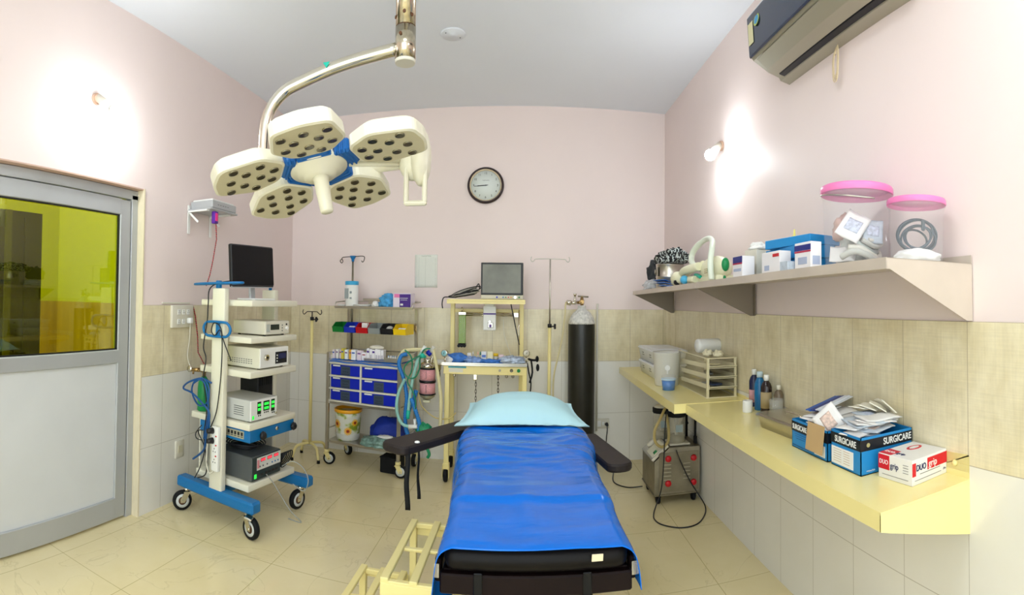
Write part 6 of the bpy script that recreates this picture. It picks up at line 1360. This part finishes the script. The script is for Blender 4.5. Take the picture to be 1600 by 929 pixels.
# bottles, glass, roll on the near counter
def bottle(label, c, r, h, body, cap, band=None, capm=m_white, neck=.4):
    t = thing('bottle', label, 'bottle', (c[0], c[1], ZN))
    b = MB(); b.lathe([(.0001, 0), (r * .95, 0), (r, .005), (r, h * .68), (r * .75, h * .78), (r * neck, h * .84), (r * neck, h * .87), (.0001, h * .87)], (0, 0, 0), 28); obj('body', b, body, t)
    b = MB(); b.lathe([(r * (neck + .08), h * .85), (r * (neck + .08), h * .985), (r * neck, h), (.0001, h)], (0, 0, 0), 20); obj('cap', b, capm, t)
    if band:
        b = MB(); b.lathe([(r * 1.005, h * band[0]), (r * 1.012, h * band[0]), (r * 1.012, h * band[1]), (r * 1.005, h * band[1])], (0, 0, 0), 28); obj('label', b, band[2], t)
    return t
bottle('dark blue bottle with a red and white label at the back of the bottle group', (1.215, 2.53), .028, .20, mat('navy_bottle', '#1c2348', .2), None, (.12, .45, mat('label_red_white', '#d8a0a4', .5, var=.5, vscale=20)))
bottle('tall bright blue bottle in the group by the wall', (1.20, 2.43), .029, .20, mat('blue_liquid_bottle', '#14699c', .12), None, capm=mat('clear_white_cap', '#c9dde4', .3), neck=.5)
bottle('dark brown bottle with a pale brown label in the group by the wall', (1.19, 2.335), .029, .195, mat('iodine_bottle', '#2a1c1c', .15), None, (.14, .56, mat('label_khaki', '#a8946c', .5)))
bottle('small brown glass bottle behind the drinking glass', (1.222, 2.262), .024, .15, mat('brown_glass', '#6b5c48', .12), None, capm=m_offwhite)
t = thing('drinking_glass', 'clear drinking glass half full of water on the yellow counter', 'glass', (1.165, 2.18, ZN))
b = MB(); b.lathe([(.0001, 0), (.029, 0), (.031, .006), (.036, .098), (.034, .098), (.029, .008), (.0001, .008)], (0, 0, 0), 36); obj('glass', b, mat('drinking_glass', '#e4e4da', .05, alpha=.22), t)
b = MB(); b.lathe([(.0001, .009), (.0285, .009), (.0315, .052), (.0001, .052)], (0, 0, 0), 32); obj('water', b, mat('murky_water', '#8b8468', .08, alpha=.6), t)
t = thing('tape_roll', 'white tape roll standing in front of the bottles', 'roll', (1.115, 2.40, ZN))
b = MB(); b.lathe([(.010, 0), (.025, 0), (.026, .003), (.026, .057), (.025, .06), (.010, .06), (.010, 0)], (0, 0, 0), 28, cap=False); obj('tape', b, m_white, t)

# steel tray with lid
t = thing('instrument_box', 'shallow stainless box with a flat lid behind the blue cartons', 'steel box', (1.13, 1.96, ZN), .08)
b = MB(); A_ = rrect(.17, .30, .03); B_ = rrect(.19, .33, .035); n = len(A_)
V0 = [b.bm.verts.new((x, y, 0)) for x, y in A_]; V1 = [b.bm.verts.new((x, y, .05)) for x, y in B_]; b._new([b.bm.faces.new((V0[i], V0[(i + 1) % n], V1[(i + 1) % n], V1[i])) for i in range(n)], True); b._new([b.bm.faces.new(V0[::-1])]); obj('tray', b, m_steel, t)
b = MB(); b.prism(rrect(.205, .35, .036), .05, .056).prism(rrect(.18, .32, .03), .056, .063); obj('lid', b, m_steel, t)
b = MB(); b.tube([(0, -.06, .063), (0, -.05, .075), (0, .05, .075), (0, .06, .063)], .004, 8, 2); obj('lid_handle', b, m_chrome, t)

# blue glove cartons
m_sb = mat('carton_glove_blue', '#1e86c8', .45); m_blk = mat('print_black_band', '#10161e', .4); m_wtx = mat('print_white', '#eeeeea', .5)
def glove_carton(label, x0, x1, y0, y1, h, near_text):
    cx_, cy_ = (x0 + x1) / 2, (y0 + y1) / 2; t = thing('glove_carton', label, 'carton', (cx_, cy_, ZN), 0); w_, l_ = x1 - x0, y1 - y0
    b = MB(); b.box((-w_ / 2 + .0015, 0, h / 2), (.003, l_, h)).box((w_ / 2 - .0015, 0, h / 2), (.003, l_, h)).box((0, -l_ / 2 + .0015, h / 2), (w_, .003, h)).box((0, l_ / 2 - .0015, h / 2), (w_, .003, h)).box((0, 0, .0015), (w_, l_, .003)); obj('carton', b, m_sb, t)
    b = MB(); b.box((-w_ / 2 - .0004, 0, h - .026), (.0012, l_ + .001, .036)).box((0, -l_ / 2 - .0004, h - .026), (w_ + .001, .0012, .036)); bn = obj('black_band', b, m_blk, t)
    return t, w_, l_, h
t, w_, l_, h = glove_carton('front blue glove carton on the counter, full of white sachets', 1.012, 1.238, 1.318, 1.487, .122, True)
text('lettering', 'SURGICARE', .029, m_wtx, t, (-w_ / 2 - .0012, .0, h - .028), FACE_NX, sx=.80, bold=.0006)
text('lettering', 'SURGICARE', .031, m_wtx, t, (.045, -l_ / 2 - .0012, h - .026), FACE_NY, sx=.78, bold=.0006)
b = MB(); b.box((-w_ / 2 - .0008, .018, .038), (.0014, .125, .058)); lb = obj('white_label', b, m_paper, t)
for k in range(6):
    b = MB(); b.box((-w_ / 2 - .0018, .045, .06 - k * .008), (.0004, .045, .0016)).box((-w_ / 2 - .0018, -.008, .06 - k * .008), (.0004, .035, .0016)); obj('label_print', b, mat('print_peach', '#c8a890'), lb)
b = MB(); b.lathe([(.0001, 0), (.007, 0), (.007, .001)], (-w_ / 2 + .03, -l_ / 2 - .001, h - .026), 16, Euler((PI / 2, 0, 0)).to_matrix().to_4x4()); obj('round_mark', b, mat('print_olive', '#a8a070'), t)
scribble('lettering', .036, .007, m_wtx, t, (-w_ / 2 + .04, -l_ / 2 - .0012, .012), FACE_NY, 7, 8)
t, w_, l_, h = glove_carton('rear blue glove carton with an open cardboard flap, on the counter', 1.008, 1.238, 1.505, 1.755, .108, False)
text('lettering', 'SURGICARE', .027, m_wtx, t, (-w_ / 2 - .0012, .066, h - .028), FACE_NX, sx=.74, bold=.0006)
b = MB()
for k in range(4): b.box((-w_ / 2 - .0006, .06, .062 - k * .008), (.0008, .10 - .012 * k, .0014))
b.box((-w_ / 2 - .0006, .06, .010), (.0008, .115, .003)); obj('print_lines', b, mat('print_dark_blue', '#1a4f86'), t)
b = MB(); b.box((-w_ / 2 - .0006, -.075, .03), (.001, .07, .04)); obj('white_label', b, m_paper, t)
b = MB(); b.box((-w_ / 2 - .010, -.058, .072), (.003, .11, .10), rot=(0, .12, 0)); obj('cardboard_flap', b, m_card, t, 'brown cardboard flap')
# sachets
rnd = random.Random(21)
lbl = ['lowest', 'second lowest', 'third', 'fourth', 'fifth', 'sixth', 'seventh', 'eighth', 'ninth', 'tenth', 'topmost']
for k in range(11):
    x = 1.115 + rnd.uniform(-.03, .05); y = 1.405 + rnd.uniform(-.02, .04); z = ZN + .116 + .0045 * k
    packet(lbl[k] + ' white glove sachet in the heap on the front blue carton', (x, y, z), (.15, .085), (rnd.uniform(-.06, .06), rnd.uniform(-.12, .04), rnd.uniform(-.5, .5) + (PI / 2 if k % 3 == 0 else 0)), m_pkt if k % 3 else m_pktb, 'glove sachets on the front carton', 'glove_sachet', [m_pro, m_prb, None, m_prr][k % 4] if k != 3 else m_pro)
for k in range(9):
    x = 1.12 + rnd.uniform(-.035, .04); y = 1.65 + rnd.uniform(-.04, .04); z = ZN + .102 + .0045 * k
    packet(lbl[k] + ' white glove sachet in the heap on the rear blue carton', (x, y, z), (.15, .08), (rnd.uniform(-.08, .08), rnd.uniform(-.14, .04), rnd.uniform(-.6, .6)), m_pkt, 'glove sachets on the rear carton', 'glove_sachet', [m_prb, None, m_pro][k % 3])
packet('white sachet standing on its corner between the two blue cartons', (1.035, 1.535, ZN + .135), (.10, .10), (1.25, .78, -1.2), m_pkt, None, 'glove_sachet', m_pro)
for k in range(4):
    packet(['front', 'second', 'third', 'rear'][k] + ' cream folded gauze pack on top of the sachets by the wall', (1.165 + .012 * k, 1.50 - .028 * k, ZN + .178 + .004 * k), (.10, .07), (.25 * k, .15, .3 + .3 * k), mat('gauze_cream', '#ebe6d4', .7, bump=.1), 'gauze packs', 'gauze_pack')
for k in range(3):
    b = MB(); b.box((0, 0, 0), (.20, .012, .008), .001); b.box((0, 0, .0), (.20, .04, .003)); o = obj('blue_folder', b, [mat('folder_blue', '#2a5cb0', .4), mat('folder_navy', '#1c2f80', .4), mat('folder_pale', '#dfe4ee', .4)][k], loc=(1.14, 1.72 - .035 * k, ZN + .158 + .006 * k), rot=(0, -.12, .35)); tag(o, ['mid blue', 'navy', 'pale'][k] + ' folder strip lying across the rear blue carton by the wall', 'folder')

# red and white glove box
t = thing('glove_box', 'white and red cardboard glove box at the near end of the counter', 'box', (1.152, 1.222, ZN), .10)
w_, l_, h = .172, .145, .078
b = MB(); b.box((0, 0, h / 2), (w_, l_, h), .0012); obj('carton', b, mat('glove_box_white', '#ece9e4', .4), t)
m_rp = mat('print_bright_red', '#d01428', .4); m_np = mat('print_navy', '#232a5c', .5)
for c_2, s_2 in (((.036, -l_ / 2 - .0004, .053), (.100, .0012, .036)), ((-.078, -l_ / 2 - .0004, .048), (.016, .0012, .040))):
    b = MB(); b.box(c_2, s_2); obj('red_panel', b, m_rp, t)
for c_2, s_2 in (((-w_ / 2 - .0004, .048, .052), (.0012, .048, .045)), ((-.06, .045, h + .0004), (.05, .05, .001))):
    b = MB(); b.box(c_2, s_2); obj('red_panel', b, m_rp, t)
text('lettering', 'DUO', .026, m_np, t, (-.045, -l_ / 2 - .0014, .050), FACE_NY, sx=.8, bold=.0005); text('lettering', 'grip', .032, m_wtx, t, (.012, -l_ / 2 - .0014, .052), FACE_NY, sx=.85)
text('lettering', 'DUO', .020, m_wtx, t, (-w_ / 2 - .0014, .048, .052), FACE_NX, sx=.85); text('lettering', 'grip', .027, m_np, t, (-w_ / 2 - .0014, .002, .046), FACE_NX, sx=.85)
text('lettering', 'DUO', .018, m_wtx, t, (-.06, .045, h + .0014), (0, 0, -PI / 2)); text('lettering', 'grip', .022, m_np, t, (-.055, .0, h + .0010), (0, 0, -PI / 2))
b = MB(); b.box((-.01, -l_ / 2 - .0006, .014), (.13, .0008, .0016)).box((.0, -l_ / 2 - .0006, .030), (.10, .0008, .002)).box((-w_ / 2 - .0006, .0, .014), (.0008, .11, .0016)); 
for k in range(4): b.box((-w_ / 2 - .0006, -.045, .058 - k * .008), (.0008, .022, .0016))
obj('fine_print', b, mat('print_mid_grey', '#8a8886'), t)
scribble('lettering', .014, .009, m_np, t, (.072, -l_ / 2 - .0014, .018), FACE_NY, 3, 9)
b = MB(); b.lathe([(.0001, 0), (.03, 0), (.03, .0008)], (.03, .02, h), 28, Matrix.Diagonal((1.1, .6, 1, 1))); b.slot(1).lathe([(.0001, .001), (.02, .001), (.02, .0014)], (.03, .02, h), 24, Matrix.Diagonal((1.1, .5, 1, 1))); obj('opening', b, [m_rp, m_paper], t)
